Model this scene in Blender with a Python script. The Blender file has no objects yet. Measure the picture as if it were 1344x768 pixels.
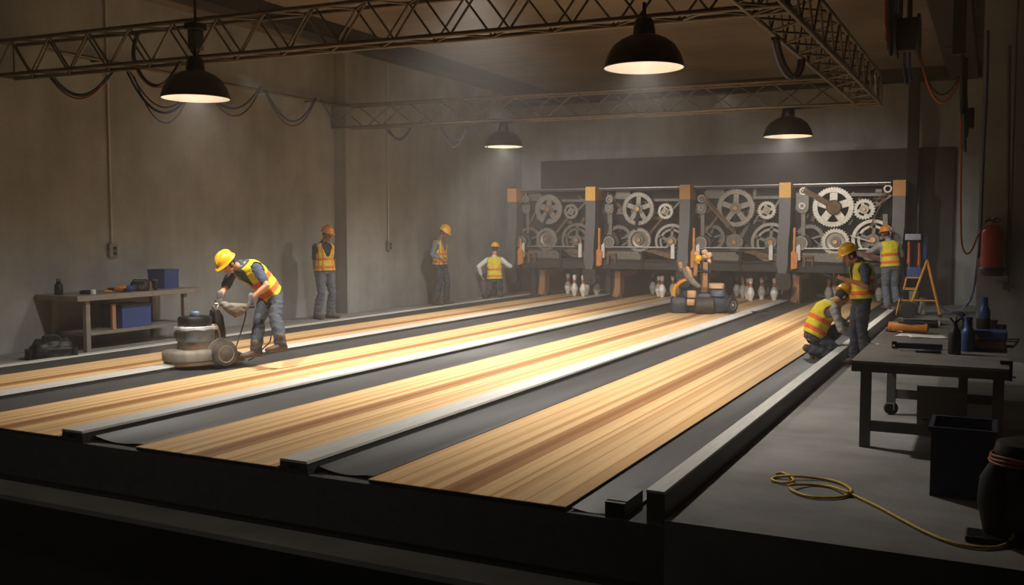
import bpy, bmesh, math, random
from mathutils import Vector, Matrix, noise
random.seed(7)
V = Vector
PI = math.pi
SC = bpy.context.scene
COL = SC.collection

# ------------------------------------------------------------------ camera
CAM_F, CAM_YAW, CAM_PITCH, CAM_H = 1258.9, math.radians(26.585), math.radians(3.668), 1.70
FW = V((-math.sin(CAM_YAW) * math.cos(CAM_PITCH), math.cos(CAM_YAW) * math.cos(CAM_PITCH), -math.sin(CAM_PITCH)))
RT = V((math.cos(CAM_YAW), math.sin(CAM_YAW), 0))
UP = RT.cross(FW)
cam_data = bpy.data.cameras.new('camera')
cam = bpy.data.objects.new('camera', cam_data)
COL.objects.link(cam)
cam_data.sensor_width = 36.0
cam_data.lens = CAM_F / 1344 * 36
cam_data.clip_start = 0.05
cam.matrix_world = Matrix(((RT.x, UP.x, -FW.x, 0), (RT.y, UP.y, -FW.y, 0), (RT.z, UP.z, -FW.z, CAM_H), (0, 0, 0, 1)))
SC.camera = cam


def _ray(x, y):
    return FW + RT * ((x - 672) / CAM_F) + UP * ((384 - y) / CAM_F)


def gz(x, y, z=0.0):            # survey: a point of the photo on the level z
    d = _ray(x, y); t = (z - CAM_H) / d.z
    return V((d.x * t, d.y * t, z))


def gy(x, y, Y):                # survey: a point of the photo on the vertical plane at Y
    d = _ray(x, y); t = Y / d.y
    return V((d.x * t, Y, CAM_H + d.z * t))


def gx(x, y, X):
    d = _ray(x, y); t = X / d.x
    return V((X, d.y * t, CAM_H + d.z * t))


# ------------------------------------------------------------------ materials
def lin(c):
    return tuple(((v / 255) / 12.92 if v / 255 <= .04045 else ((v / 255 + .055) / 1.055) ** 2.4) for v in c) + (1,)


MATS = {}


def nd(nt, t, **kw):
    n = nt.nodes.new(t)
    for k, v in kw.items():
        setattr(n, k, v)
    return n


def mat(name, rgb, rough=.6, metal=0., var=.15, scale=8., bump=0., spec=.5, emit=None, stretch=None, coat=0., rgb2=None, detail=4):
    if name in MATS:
        return MATS[name]
    m = bpy.data.materials.new(name); m.use_nodes = True
    nt = m.node_tree; b = nt.nodes['Principled BSDF']
    b.inputs['Roughness'].default_value = rough
    b.inputs['Metallic'].default_value = metal
    b.inputs['Specular IOR Level'].default_value = spec
    if coat:
        b.inputs['Coat Weight'].default_value = coat
        b.inputs['Coat Roughness'].default_value = .25
    tc = nd(nt, 'ShaderNodeTexCoord')
    mp = nd(nt, 'ShaderNodeMapping')
    if stretch:
        mp.inputs['Scale'].default_value = stretch
    nt.links.new(tc.outputs['Object'], mp.inputs['Vector'])
    nz = nd(nt, 'ShaderNodeTexNoise')
    nz.inputs['Scale'].default_value = scale
    nz.inputs['Detail'].default_value = detail
    nz.inputs['Roughness'].default_value = .65
    nt.links.new(mp.outputs['Vector'], nz.inputs['Vector'])
    rp = nd(nt, 'ShaderNodeValToRGB')
    c = lin(rgb)
    lo = tuple(v * (1 - var) for v in c[:3]) + (1,)
    hi = tuple(min(1, v * (1 + var)) for v in c[:3]) + (1,)
    if rgb2:
        lo, hi = c, lin(rgb2)
    rp.color_ramp.elements[0].position = .3; rp.color_ramp.elements[0].color = lo
    rp.color_ramp.elements[1].position = .7; rp.color_ramp.elements[1].color = hi
    nt.links.new(nz.outputs['Fac'], rp.inputs['Fac'])
    nt.links.new(rp.outputs['Color'], b.inputs['Base Color'])
    if bump:
        bp = nd(nt, 'ShaderNodeBump'); bp.inputs['Strength'].default_value = bump; bp.inputs['Distance'].default_value = .01
        nt.links.new(nz.outputs['Fac'], bp.inputs['Height'])
        nt.links.new(bp.outputs['Normal'], b.inputs['Normal'])
    if emit:
        b.inputs['Emission Color'].default_value = lin(emit[0]); b.inputs['Emission Strength'].default_value = emit[1]
    MATS[name] = m
    return m


def concrete(name, rgb, scale, streak, stretch, bump=.25):
    """concrete: large cloudy stains, fine grain and drawn-out streaks"""
    m = bpy.data.materials.new(name); m.use_nodes = True
    nt = m.node_tree; b = nt.nodes['Principled BSDF']; L = nt.links.new
    b.inputs['Roughness'].default_value = .85; b.inputs['Specular IOR Level'].default_value = .25
    tc = nd(nt, 'ShaderNodeTexCoord')
    n1 = nd(nt, 'ShaderNodeTexNoise'); n1.inputs['Scale'].default_value = scale; n1.inputs['Detail'].default_value = 6; n1.inputs['Roughness'].default_value = .6
    n2 = nd(nt, 'ShaderNodeTexNoise'); n2.inputs['Scale'].default_value = 38; n2.inputs['Detail'].default_value = 3
    mp = nd(nt, 'ShaderNodeMapping'); mp.inputs['Scale'].default_value = stretch
    n3 = nd(nt, 'ShaderNodeTexNoise'); n3.inputs['Scale'].default_value = 1.0; n3.inputs['Detail'].default_value = 5
    L(tc.outputs['Object'], n1.inputs['Vector']); L(tc.outputs['Object'], n2.inputs['Vector'])
    L(tc.outputs['Object'], mp.inputs['Vector']); L(mp.outputs['Vector'], n3.inputs['Vector'])
    a = nd(nt, 'ShaderNodeMath', operation='MULTIPLY_ADD'); L(n2.outputs['Fac'], a.inputs[0]); a.inputs[1].default_value = .22; L(n1.outputs['Fac'], a.inputs[2])
    a2 = nd(nt, 'ShaderNodeMath', operation='MULTIPLY_ADD'); L(n3.outputs['Fac'], a2.inputs[0]); a2.inputs[1].default_value = streak; L(a.outputs[0], a2.inputs[2])
    rp = nd(nt, 'ShaderNodeValToRGB'); c = lin(rgb)
    mid = .61 + streak * .5
    rp.color_ramp.elements[0].position = mid - .24; rp.color_ramp.elements[0].color = tuple(v * .68 for v in c[:3]) + (1,)
    rp.color_ramp.elements[1].position = mid + .24; rp.color_ramp.elements[1].color = tuple(v * 1.28 for v in c[:3]) + (1,)
    L(a2.outputs[0], rp.inputs['Fac']); L(rp.outputs['Color'], b.inputs['Base Color'])
    bp = nd(nt, 'ShaderNodeBump'); bp.inputs['Strength'].default_value = bump; bp.inputs['Distance'].default_value = .006
    L(a.outputs[0], bp.inputs['Height']); L(bp.outputs['Normal'], b.inputs['Normal'])
    return m


def wood_lane():
    m = bpy.data.materials.new('maple_lane_boards'); m.use_nodes = True
    nt = m.node_tree; b = nt.nodes['Principled BSDF']; L = nt.links.new
    b.inputs['Roughness'].default_value = .55; b.inputs['Specular IOR Level'].default_value = .05
    tc = nd(nt, 'ShaderNodeTexCoord'); sx = nd(nt, 'ShaderNodeSeparateXYZ'); L(tc.outputs['Object'], sx.inputs[0])
    # u: 0..1 across the lane (the lane is 1.4 wide, its origin on its left edge)
    u = nd(nt, 'ShaderNodeMath', operation='DIVIDE'); L(sx.outputs['X'], u.inputs[0]); u.inputs[1].default_value = 1.42
    # the strips: broad tone by strip
    rp = nd(nt, 'ShaderNodeValToRGB'); rp.color_ramp.interpolation = 'CONSTANT'
    T = dict(l=(206, 170, 124), m=(196, 157, 110), d=(160, 118, 78), k=(144, 103, 66), p=(214, 178, 128), t=(182, 140, 92))
    stops = [(0, 'm'), (.035, 'l'), (.12, 't'), (.135, 'l'), (.19, 'm'), (.24, 'p'), (.30, 't'), (.34, 'l'), (.40, 'd'), (.445, 'k'), (.50, 'd'),
             (.555, 'l'), (.60, 'p'), (.655, 't'), (.675, 'l'), (.71, 't'), (.725, 'm'), (.77, 'l'), (.83, 't'), (.84, 'l'), (.90, 'p'), (.95, 't'), (.965, 'm')]
    el = rp.color_ramp.elements
    el[0].position = 0; el[0].color = lin(T['m'])
    el[1].position = stops[1][0]; el[1].color = lin(T[stops[1][1]])
    for p, k in stops[2:]:
        e = el.new(p); e.color = lin(T[k])
    L(u.outputs[0], rp.inputs['Fac'])
    # single boards, each a slightly different tone, with butt joints far apart
    fl = nd(nt, 'ShaderNodeMath', operation='MULTIPLY'); L(u.outputs[0], fl.inputs[0]); fl.inputs[1].default_value = 28
    ff = nd(nt, 'ShaderNodeMath', operation='FLOOR'); L(fl.outputs[0], ff.inputs[0])
    yl = nd(nt, 'ShaderNodeMath', operation='MULTIPLY_ADD'); L(ff.outputs[0], yl.inputs[0]); yl.inputs[1].default_value = .37; 
    ys = nd(nt, 'ShaderNodeMath', operation='MULTIPLY'); L(sx.outputs['Y'], ys.inputs[0]); ys.inputs[1].default_value = .22
    L(ys.outputs[0], yl.inputs[2])
    yf = nd(nt, 'ShaderNodeMath', operation='FLOOR'); L(yl.outputs[0], yf.inputs[0])
    cb = nd(nt, 'ShaderNodeCombineXYZ'); L(ff.outputs[0], cb.inputs[0]); L(yf.outputs[0], cb.inputs[1])
    wn = nd(nt, 'ShaderNodeTexWhiteNoise'); wn.noise_dimensions = '2D'; L(cb.outputs[0], wn.inputs['Vector'])
    mp = nd(nt, 'ShaderNodeMapping'); mp.inputs['Scale'].default_value = (70, .7, 1); L(tc.outputs['Object'], mp.inputs['Vector'])
    gr = nd(nt, 'ShaderNodeTexNoise'); gr.inputs['Scale'].default_value = 1; gr.inputs['Detail'].default_value = 4; L(mp.outputs['Vector'], gr.inputs['Vector'])
    s = nd(nt, 'ShaderNodeMath', operation='MULTIPLY_ADD'); L(wn.outputs['Value'], s.inputs[0]); s.inputs[1].default_value = .12; s.inputs[2].default_value = .78
    s2 = nd(nt, 'ShaderNodeMath', operation='MULTIPLY_ADD'); L(gr.outputs['Fac'], s2.inputs[0]); s2.inputs[1].default_value = .30; L(s.outputs[0], s2.inputs[2])
    mx = nd(nt, 'ShaderNodeMix', data_type='RGBA', blend_type='MULTIPLY'); mx.inputs['Factor'].default_value = 1
    L(rp.outputs['Color'], mx.inputs['A'])
    cc = nd(nt, 'ShaderNodeCombineColor'); L(s2.outputs[0], cc.inputs[0]); L(s2.outputs[0], cc.inputs[1]); L(s2.outputs[0], cc.inputs[2])
    L(cc.outputs[0], mx.inputs['B'])
    L(mx.outputs['Result'], b.inputs['Base Color'])
    return m


def vest_mat(name, base, band, front, bands, dirt=.18):
    """fluorescent vest: bands by height (attribute vt) and front panels by angle (attribute vs)"""
    m = bpy.data.materials.new(name); m.use_nodes = True
    nt = m.node_tree; b = nt.nodes['Principled BSDF']; L = nt.links.new
    b.inputs['Roughness'].default_value = .75
    at = nd(nt, 'ShaderNodeAttribute', attribute_name='vt'); a2 = nd(nt, 'ShaderNodeAttribute', attribute_name='vs')
    rp = nd(nt, 'ShaderNodeValToRGB'); rp.color_ramp.interpolation = 'CONSTANT'
    el = rp.color_ramp.elements; el[0].position = 0; el[0].color = (0, 0, 0, 1); el[1].position = .999; el[1].color = (0, 0, 0, 1)
    for lo, hi in bands:
        e = el.new(lo); e.color = (1, 1, 1, 1); e = el.new(hi); e.color = (0, 0, 0, 1)
    L(at.outputs['Fac'], rp.inputs['Fac'])
    rf = nd(nt, 'ShaderNodeValToRGB'); rf.color_ramp.interpolation = 'CONSTANT'
    el = rf.color_ramp.elements; el[0].position = 0; el[0].color = (0, 0, 0, 1); el[1].position = .999; el[1].color = (0, 0, 0, 1)
    for lo, hi in front:
        e = el.new(lo); e.color = (1, 1, 1, 1); e = el.new(hi); e.color = (0, 0, 0, 1)
    L(a2.outputs['Fac'], rf.inputs['Fac'])
    ad = nd(nt, 'ShaderNodeMath', operation='MAXIMUM'); L(rp.outputs['Color'], ad.inputs[0]); L(rf.outputs['Color'], ad.inputs[1])
    mx = nd(nt, 'ShaderNodeMix', data_type='RGBA'); L(ad.outputs[0], mx.inputs['Factor'])
    mx.inputs['A'].default_value = lin(base); mx.inputs['B'].default_value = lin(band)
    tc = nd(nt, 'ShaderNodeTexCoord'); nz = nd(nt, 'ShaderNodeTexNoise'); nz.inputs['Scale'].default_value = 14; nz.inputs['Detail'].default_value = 4
    L(tc.outputs['Object'], nz.inputs['Vector'])
    s = nd(nt, 'ShaderNodeMapRange'); L(nz.outputs['Fac'], s.inputs[0]); s.inputs[1].default_value = .3; s.inputs[2].default_value = .7
    s.inputs[3].default_value = 1 - dirt; s.inputs[4].default_value = 1.05
    m2 = nd(nt, 'ShaderNodeMix', data_type='RGBA', blend_type='MULTIPLY'); m2.inputs['Factor'].default_value = 1
    L(mx.outputs['Result'], m2.inputs['A'])
    cc = nd(nt, 'ShaderNodeCombineColor')
    for i in range(3):
        L(s.outputs[0], cc.inputs[i])
    L(cc.outputs[0], m2.inputs['B']); L(m2.outputs['Result'], b.inputs['Base Color'])
    return m


M_WALL = concrete('rough_concrete_wall', (143, 143, 140), .7, .35, (3.0, 3.0, .35), .3)
M_WALLD = concrete('dark_painted_wall', (70, 64, 58), .8, .2, (2, 2, .4), .2)
M_CEIL = concrete('board_marked_ceiling', (106, 96, 86), .5, .45, (.25, 9, 1), .2)
M_FLOOR = concrete('worn_concrete_floor', (126, 123, 118), 1.1, .35, (.7, 4, 1), .25)
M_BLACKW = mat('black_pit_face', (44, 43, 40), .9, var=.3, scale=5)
M_LEDGE = concrete('lightened_ledge_concrete', (150, 148, 142), 1.1, .35, (.7, 4, 1), .2)  # floor concrete lightened in colour to make up for missing light
M_PIT = mat('black_pit_floor', (5, 5, 5), .95, var=.3, scale=5)  # near-black colour holds the shade of the drop, whatever light reaches it
M_SLAB = mat('foundation_slab', (74, 72, 68), .85, var=.2, scale=12)
M_BEAM = mat('dark_steel_beam', (26, 25, 23), .8, 0, var=.2, scale=3)
M_LANE = wood_lane()
M_CAP = mat('grey_capping', (186, 182, 174), .6, 0, var=.12, scale=6, stretch=(6, .5, 6), bump=.05)
M_CAPE = mat('dark_capping_end', (46, 44, 42), .7, 0)
M_GUT = mat('dark_gutter', (62, 60, 58), .5, .1, var=.2, scale=5, stretch=(5, .4, 5), spec=.5)
M_RAIL = mat('grey_edge_rail', (74, 72, 69), .6, .1, var=.15, scale=5, stretch=(6, .5, 6))
M_TRUSS = mat('bronzed_truss_steel', (104, 92, 78), .5, .4, var=.2, scale=10)
M_BLACK = mat('matt_black', (22, 22, 22), .55, 0, var=.2, scale=10)
M_BLACKM = mat('black_metal', (34, 33, 32), .45, .6, var=.2, scale=10)
M_LAMPB = mat('black_lamp_enamel', (24, 22, 20), .38, .2, var=.1)
M_LAMPW = mat('white_lamp_enamel', (240, 234, 222), .5, 0, var=.03)
M_BULB = mat('lamp_bulb', (255, 240, 215), .4, 0, var=.01, emit=((255, 240, 222), 11))
M_GEAR = mat('worn_grey_gear_steel', (138, 130, 120), .45, .55, var=.25, scale=14)
M_GEARD = mat('dark_gear_steel', (110, 104, 95), .5, .5, var=.25, scale=14)
M_GEARL = mat('pale_gear_steel', (176, 168, 154), .45, .45, var=.2, scale=14)
M_BRASS = mat('brass_bush', (168, 128, 80), .4, .6, var=.25, scale=20)
M_MACH = mat('machine_dark_housing', (52, 48, 44), .6, .3, var=.35, scale=6)
M_MACHB = mat('machine_back_plate', (34, 31, 28), .75, .2, var=.4, scale=6)
M_RUST = mat('rusty_mechanism', (112, 86, 62), .7, .3, var=.45, scale=12)
M_POST = mat('grey_post_paint', (100, 98, 96), .5, .15, var=.1, scale=5)
M_ORANGE = mat('orange_paint', (206, 128, 46), .5, 0, var=.25, scale=12)
M_YCAP = mat('yellow_orange_cap', (232, 176, 78), .55, 0, var=.12, scale=18)
M_OCAP = mat('dull_orange_cap', (192, 134, 70), .55, 0, var=.12, scale=18)
M_WHITE = mat('white_guard', (214, 208, 198), .5, 0, var=.08)
M_WOODT = mat('brown_wood_trim', (164, 116, 72), .5, 0, var=.25, scale=4, stretch=(6, 6, .8))
M_KICK = mat('black_kickback_panel', (44, 41, 38), .6, 0, var=.25, scale=6)
M_PIN = mat('white_pin_plastic', (232, 226, 214), .28, 0, var=.04, coat=.4)
M_PINR = mat('orange_pin_band', (186, 102, 56), .35, 0, var=.15, scale=25)
M_BLUE = mat('navy_blue_box', (46, 66, 122), .6, 0, var=.15, scale=10)
M_BLUED = mat('dark_blue_plastic', (18, 30, 58), .6, 0, var=.2, scale=10)
M_BLUEB = mat('blue_bottle_plastic', (46, 68, 118), .4, 0, var=.12, scale=10)
M_TABLE = mat('grey_steel_table', (128, 122, 114), .55, .2, var=.15, scale=7)
M_TABLED = mat('dark_steel_table', (84, 81, 76), .5, .3, var=.15, scale=7)
M_TOPD = mat('scratched_dark_table_top', (122, 117, 110), .5, .15, var=.25, scale=5, bump=.05)
M_RED = mat('extinguisher_red', (150, 40, 25), .35, 0, var=.12, scale=8, coat=.3)
M_YEL = mat('yellow_ladder_paint', (206, 142, 44), .5, 0, var=.2, scale=8)
M_YROPE = mat('yellow_cord_sheath', (206, 168, 46), .5, 0, var=.2, scale=30)
M_CBLUE = mat('blue_cable_sheath', (42, 66, 110), .5, 0, var=.2, scale=30)
M_CORG = mat('orange_cable_sheath', (160, 84, 40), .5, 0, var=.2, scale=30)
M_CBLK = mat('black_cable_sheath', (20, 20, 20), .5, 0, var=.2, scale=30)
M_CBRN = mat('brown_cable_sheath', (92, 66, 46), .6, 0, var=.2, scale=30)
M_COND = mat('pale_conduit', (176, 168, 156), .5, 0, var=.1)
M_COLLAR = mat('pale_grey_collar', (186, 188, 188), .6, 0, var=.2, scale=12)
M_PAPER = mat('white_paper', (222, 218, 208), .8, 0, var=.05)
M_CARD = mat('grey_cardboard', (110, 104, 96), .8, 0, var=.12, scale=9)
M_SKIN = mat('skin', (196, 138, 104), .55, 0, var=.08, scale=12)
M_SKIND = mat('darker_skin', (140, 94, 68), .55, 0, var=.08, scale=12)
M_HAIR = mat('dark_brown_hair', (34, 25, 20), .7, 0, var=.3, scale=60)
M_DENIM = mat('dark_denim', (58, 62, 70), .85, 0, var=.25, scale=16, bump=.2)
M_DENIMB = mat('blue_grey_denim', (92, 98, 108), .85, 0, var=.2, scale=16, bump=.2)
M_DENIMK = mat('charcoal_work_trousers', (52, 56, 64), .85, 0, var=.25, scale=16, bump=.2)
M_BOOT = mat('brown_work_boot', (84, 64, 50), .75, 0, var=.3, scale=20)
M_SHBLUE = mat('slate_blue_shirt', (66, 76, 92), .85, 0, var=.2, scale=20)
M_SHBLK = mat('black_shirt', (40, 38, 38), .85, 0, var=.2, scale=20)
M_SHGRY = mat('light_grey_knit', (158, 156, 154), .85, 0, var=.2, scale=26)
M_SHBG = mat('grey_blue_shirt', (112, 124, 138), .85, 0, var=.2, scale=20)
M_SHWHT = mat('white_shirt', (214, 214, 212), .85, 0, var=.1, scale=20)
M_GLOVE = mat('grey_work_glove', (118, 116, 112), .8, 0, var=.2, scale=30)
M_HATY = mat('yellow_hard_hat', (244, 182, 26), .35, 0, var=.08, scale=10, coat=.3)
M_HATO = mat('orange_hard_hat', (228, 140, 30), .4, 0, var=.12, scale=14, coat=.2)
M_EYE = mat('dark_eye', (18, 14, 12), .3)
M_LIP = mat('lip', (150, 88, 76), .5)
M_VEST = vest_mat('yellow_orange_vest', (226, 206, 36), (236, 104, 40), [(.0, .03)], [(.10, .22), (.40, .52)])
M_VESTF = vest_mat('vest_with_orange_front', (222, 204, 44), (224, 122, 48), [(.27, .40), (.60, .73)], [(.08, .18), (.38, .48)])
M_DUSTY = mat('dusty_grey_casting', (128, 120, 108), .75, .1, var=.35, scale=9)
M_SANDB = mat('blue_grey_motor', (108, 124, 140), .5, .3, var=.25, scale=9)
M_BAG = mat('dusty_bag_canvas', (124, 112, 100), .9, 0, var=.35, scale=9, bump=.3)
M_TAN = mat('tan_plastic', (196, 156, 116), .6, 0, var=.25, scale=14)
M_RUBB = mat('black_rubber', (30, 29, 28), .75, 0, var=.2, scale=20)
M_STEEL = mat('bright_steel', (176, 172, 164), .35, .7, var=.15, scale=14)
M_NAVYM = mat('blue_black_machine', (56, 64, 76), .5, .2, var=.35, scale=9)


# ------------------------------------------------------------------ mesh helpers
def bmn():
    return bmesh.new()


def box(bm, c, s, rot=None, taper=None):
    """box centred at c with full size s; rot: a 3x3/4x4 matrix; taper: (sx, sy) scale of the top face"""
    vs = []
    for z in (-.5, .5):
        for x, y in ((-.5, -.5), (.5, -.5), (.5, .5), (-.5, .5)):
            k = taper if (taper and z > 0) else (1, 1)
            p = V((x * s[0] * k[0], y * s[1] * k[1], z * s[2]))
            if rot is not None:
                p = rot @ p
            vs.append(bm.verts.new(p + V(c)))
    for f in ((3, 2, 1, 0), (4, 5, 6, 7), (0, 1, 5, 4), (1, 2, 6, 5), (2, 3, 7, 6), (3, 0, 4, 7)):
        bm.faces.new([vs[i] for i in f])
    return bm


def bbox(bm, x0, x1, y0, y1, z0, z1):
    return box(bm, ((x0 + x1) / 2, (y0 + y1) / 2, (z0 + z1) / 2), (abs(x1 - x0), abs(y1 - y0), abs(z1 - z0)))


def rot(rx=0, ry=0, rz=0):
    return (Matrix.Rotation(rz, 3, 'Z') @ Matrix.Rotation(ry, 3, 'Y') @ Matrix.Rotation(rx, 3, 'X'))


def loft(bm, rings, closed=True):
    """rings: lists of points of the same length"""
    vr = [[bm.verts.new(p) for p in r] for r in rings]
    n = len(vr[0])
    for a, b in zip(vr[:-1], vr[1:]):
        for i in range(n):
            j = (i + 1) % n
            bm.faces.new((a[i], a[j], b[j], b[i]))
    if closed:
        bm.faces.new(list(reversed(vr[0]))); bm.faces.new(vr[-1])
    return bm


def ring(c, u, v, a, b, n=16, p=1.0):
    out = []
    for i in range(n):
        t = 2 * PI * i / n
        cs, sn = math.cos(t), math.sin(t)
        if p != 1.0:
            cs = math.copysign(abs(cs) ** p, cs); sn = math.copysign(abs(sn) ** p, sn)
        out.append(V(c) + V(u) * (a * cs) + V(v) * (b * sn))
    return out


def basis(d):
    d = V(d).normalized()
    h = V((0, 0, 1)) if abs(d.z) < .9 else V((1, 0, 0))
    u = h.cross(d).normalized()
    return u, d.cross(u)


def cyl(bm, a, b, r0, r1=None, n=16, bevel=0):
    a, b = V(a), V(b); r1 = r0 if r1 is None else r1
    u, v = basis(b - a); d = (b - a).normalized()
    if bevel:
        return loft(bm, [ring(a, u, v, r0 - bevel, r0 - bevel, n), ring(a + d * bevel, u, v, r0, r0, n),
                         ring(b - d * bevel, u, v, r1, r1, n), ring(b, u, v, r1 - bevel, r1 - bevel, n)])
    return loft(bm, [ring(a, u, v, r0, r0, n), ring(b, u, v, r1, r1, n)])


def tube(bm, pts, r, n=8, cap=True):
    pts = [V(p) for p in pts]
    rs = r if isinstance(r, (list, tuple)) else [r] * len(pts)
    d = (pts[1] - pts[0]).normalized()
    u, v = basis(d)
    rings = []
    for i, p in enumerate(pts):
        if i == 0: t = pts[1] - pts[0]
        elif i == len(pts) - 1: t = pts[-1] - pts[-2]
        else: t = (pts[i + 1] - pts[i]).normalized() + (pts[i] - pts[i - 1]).normalized()
        if t.length < 1e-9: t = d
        t.normalize()
        u = (u - t * u.dot(t))
        if u.length < 1e-6: u, _ = basis(t)
        u.normalize(); v = t.cross(u)
        rings.append(ring(p, u, v, rs[i], rs[i], n))
    return loft(bm, rings, cap)


def smooth_path(pts, k=6):
    """Catmull-Rom through the points"""
    P = [V(p) for p in pts]; P = [P[0] * 2 - P[1]] + P + [P[-1] * 2 - P[-2]]
    out = []
    for i in range(1, len(P) - 2):
        for j in range(k):
            t = j / k
            a, b, c, d = P[i - 1], P[i], P[i + 1], P[i + 2]
            out.append(.5 * ((2 * b) + (c - a) * t + (2 * a - 5 * b + 4 * c - d) * t * t + (3 * b - a - 3 * c + d) * t ** 3))
    out.append(P[-2])
    return out


def lathe(bm, prof, c=(0, 0, 0), axis=(0, 0, 1), n=24, closed=True):
    """prof: (radius, height) pairs"""
    ax = V(axis).normalized(); u, v = basis(ax)
    return loft(bm, [ring(V(c) + ax * h, u, v, max(r, 1e-4), max(r, 1e-4), n) for r, h in prof], closed)


def ell(bm, c, a, n=14, m=9, R=None):
    """ellipsoid with half axes a"""
    rings = []
    for k in range(m + 1):
        ph = -PI / 2 + PI * k / m
        rr = max(math.cos(ph), .02)
        pts = [V((a[0] * rr * math.cos(2 * PI * i / n), a[1] * rr * math.sin(2 * PI * i / n), a[2] * math.sin(ph))) for i in range(n)]
        rings.append([(R @ p if R is not None else p) + V(c) for p in pts])
    return loft(bm, rings)


def prism(bm, poly, o, u, v, w):
    """polygon in the (u, v) plane at o, swept along vector w"""
    o, u, v, w = V(o), V(u), V(v), V(w)
    a = [bm.verts.new(o + u * p[0] + v * p[1]) for p in poly]
    b = [bm.verts.new(o + u * p[0] + v * p[1] + w) for p in poly]
    bm.faces.new(a); bm.faces.new(list(reversed(b)))
    n = len(poly)
    for i in range(n):
        j = (i + 1) % n
        bm.faces.new((a[j], a[i], b[i], b[j]))
    return bm


# ------------------------------------------------------------------ object helpers
ROOTM = {}


def thing(name, label, cat, loc=(0, 0, 0), rz=0., group=None):
    o = bpy.data.objects.new(name, None); COL.objects.link(o)
    o.empty_display_size = .1
    o.location = loc; o.rotation_euler = (0, 0, rz)
    o['label'] = label; o['category'] = cat
    if group: o['group'] = group
    ROOTM[o] = Matrix.Translation(V(loc)) @ Matrix.Rotation(rz, 4, 'Z')
    return o


def fin(bm, name, m, smooth=False, bevel=0):
    bmesh.ops.recalc_face_normals(bm, faces=bm.faces)
    me = bpy.data.meshes.new(name)
    bm.to_mesh(me); bm.free()
    for x in (m if isinstance(m, (list, tuple)) else [m]):
        me.materials.append(x)
    if smooth:
        me.polygons.foreach_set('use_smooth', [True] * len(me.polygons))
        try:
            me.set_sharp_from_angle(angle=math.radians(40 if smooth is True else smooth))
        except Exception:
            pass
    return me


def part(name, bm, m, parent, smooth=False, local=False, label=None, bevel=0):
    """a part of a thing. Geometry comes in world space unless local"""
    top = parent
    while top.parent: top = top.parent
    if not local and top in ROOTM:
        bm.transform(ROOTM[top].inverted())
    o = bpy.data.objects.new(name, fin(bm, name, m, smooth)); COL.objects.link(o)
    o.parent = parent
    if label: o['label'] = label
    if bevel:
        b = o.modifiers.new('bevel', 'BEVEL'); b.width = bevel; b.segments = 2; b.limit_method = 'ANGLE'
    return o


def solo(name, bm, m, label, cat, loc=None, rz=0., group=None, smooth=False, kind=None, local=False, bevel=0):
    """a thing that is one mesh; its geometry comes in world space unless local"""
    if loc is None:
        n = max(1, len(bm.verts))
        xs = [v.co for v in bm.verts]
        loc = (sum(p.x for p in xs) / n, sum(p.y for p in xs) / n, min(p.z for p in xs))
    Mx = Matrix.Translation(V(loc)) @ Matrix.Rotation(rz, 4, 'Z')
    if not local:
        bm.transform(Mx.inverted())
    o = bpy.data.objects.new(name, fin(bm, name, m, smooth)); COL.objects.link(o)
    o.location = loc; o.rotation_euler = (0, 0, rz)
    ROOTM[o] = Mx
    if kind == 'structure':
        o['kind'] = kind
        if label: o['label'] = label
    else:
        o['label'] = label; o['category'] = cat
        if group: o['group'] = group
        if kind: o['kind'] = kind
    if bevel:
        b = o.modifiers.new('bevel', 'BEVEL'); b.width = bevel; b.segments = 2; b.limit_method = 'ANGLE'
    return o


def struct(name, bm, m, label=None, bevel=0):
    return solo(name, bm, m, label, None, loc=(0, 0, 0), kind='structure', bevel=bevel)


def dup(root, loc, rz=0., label=None, group=None):
    r = root.copy(); COL.objects.link(r); r.location = loc; r.rotation_euler = (0, 0, rz)
    if label: r['label'] = label
    if group: r['group'] = group
    for ch in list(root.children):
        c = ch.copy(); COL.objects.link(c); c.parent = r
        for g in list(ch.children):
            d = g.copy(); COL.objects.link(d); d.parent = c
    ROOTM[r] = Matrix.Translation(V(loc)) @ Matrix.Rotation(rz, 4, 'Z')
    return r


# ------------------------------------------------------------------ people
def remesh(bm, voxel, it=4):
    me = bpy.data.meshes.new('tmp'); bmesh.ops.recalc_face_normals(bm, faces=bm.faces); bm.to_mesh(me); bm.free()
    o = bpy.data.objects.new('tmp', me); COL.objects.link(o)
    m = o.modifiers.new('r', 'REMESH'); m.mode = 'VOXEL'; m.voxel_size = voxel
    dg = bpy.context.evaluated_depsgraph_get()
    me2 = bpy.data.meshes.new_from_object(o.evaluated_get(dg))
    bpy.data.objects.remove(o); bpy.data.meshes.remove(me)
    b = bmesh.new(); b.from_mesh(me2); bpy.data.meshes.remove(me2)
    for _ in range(it):
        bmesh.ops.smooth_vert(b, verts=b.verts, factor=.5, use_axis_x=True, use_axis_y=True, use_axis_z=True)
    return b


def wrinkle(bm, amp, freq, seed):
    bm.normal_update()
    off = V((seed * 3.1, seed * 1.7, seed * 5.3))
    mv = [(v, v.normal * (amp * noise.noise(V((v.co.x, v.co.y, v.co.z * 1.6)) * freq + off))) for v in bm.verts]
    for v, d in mv:
        v.co += d


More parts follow.
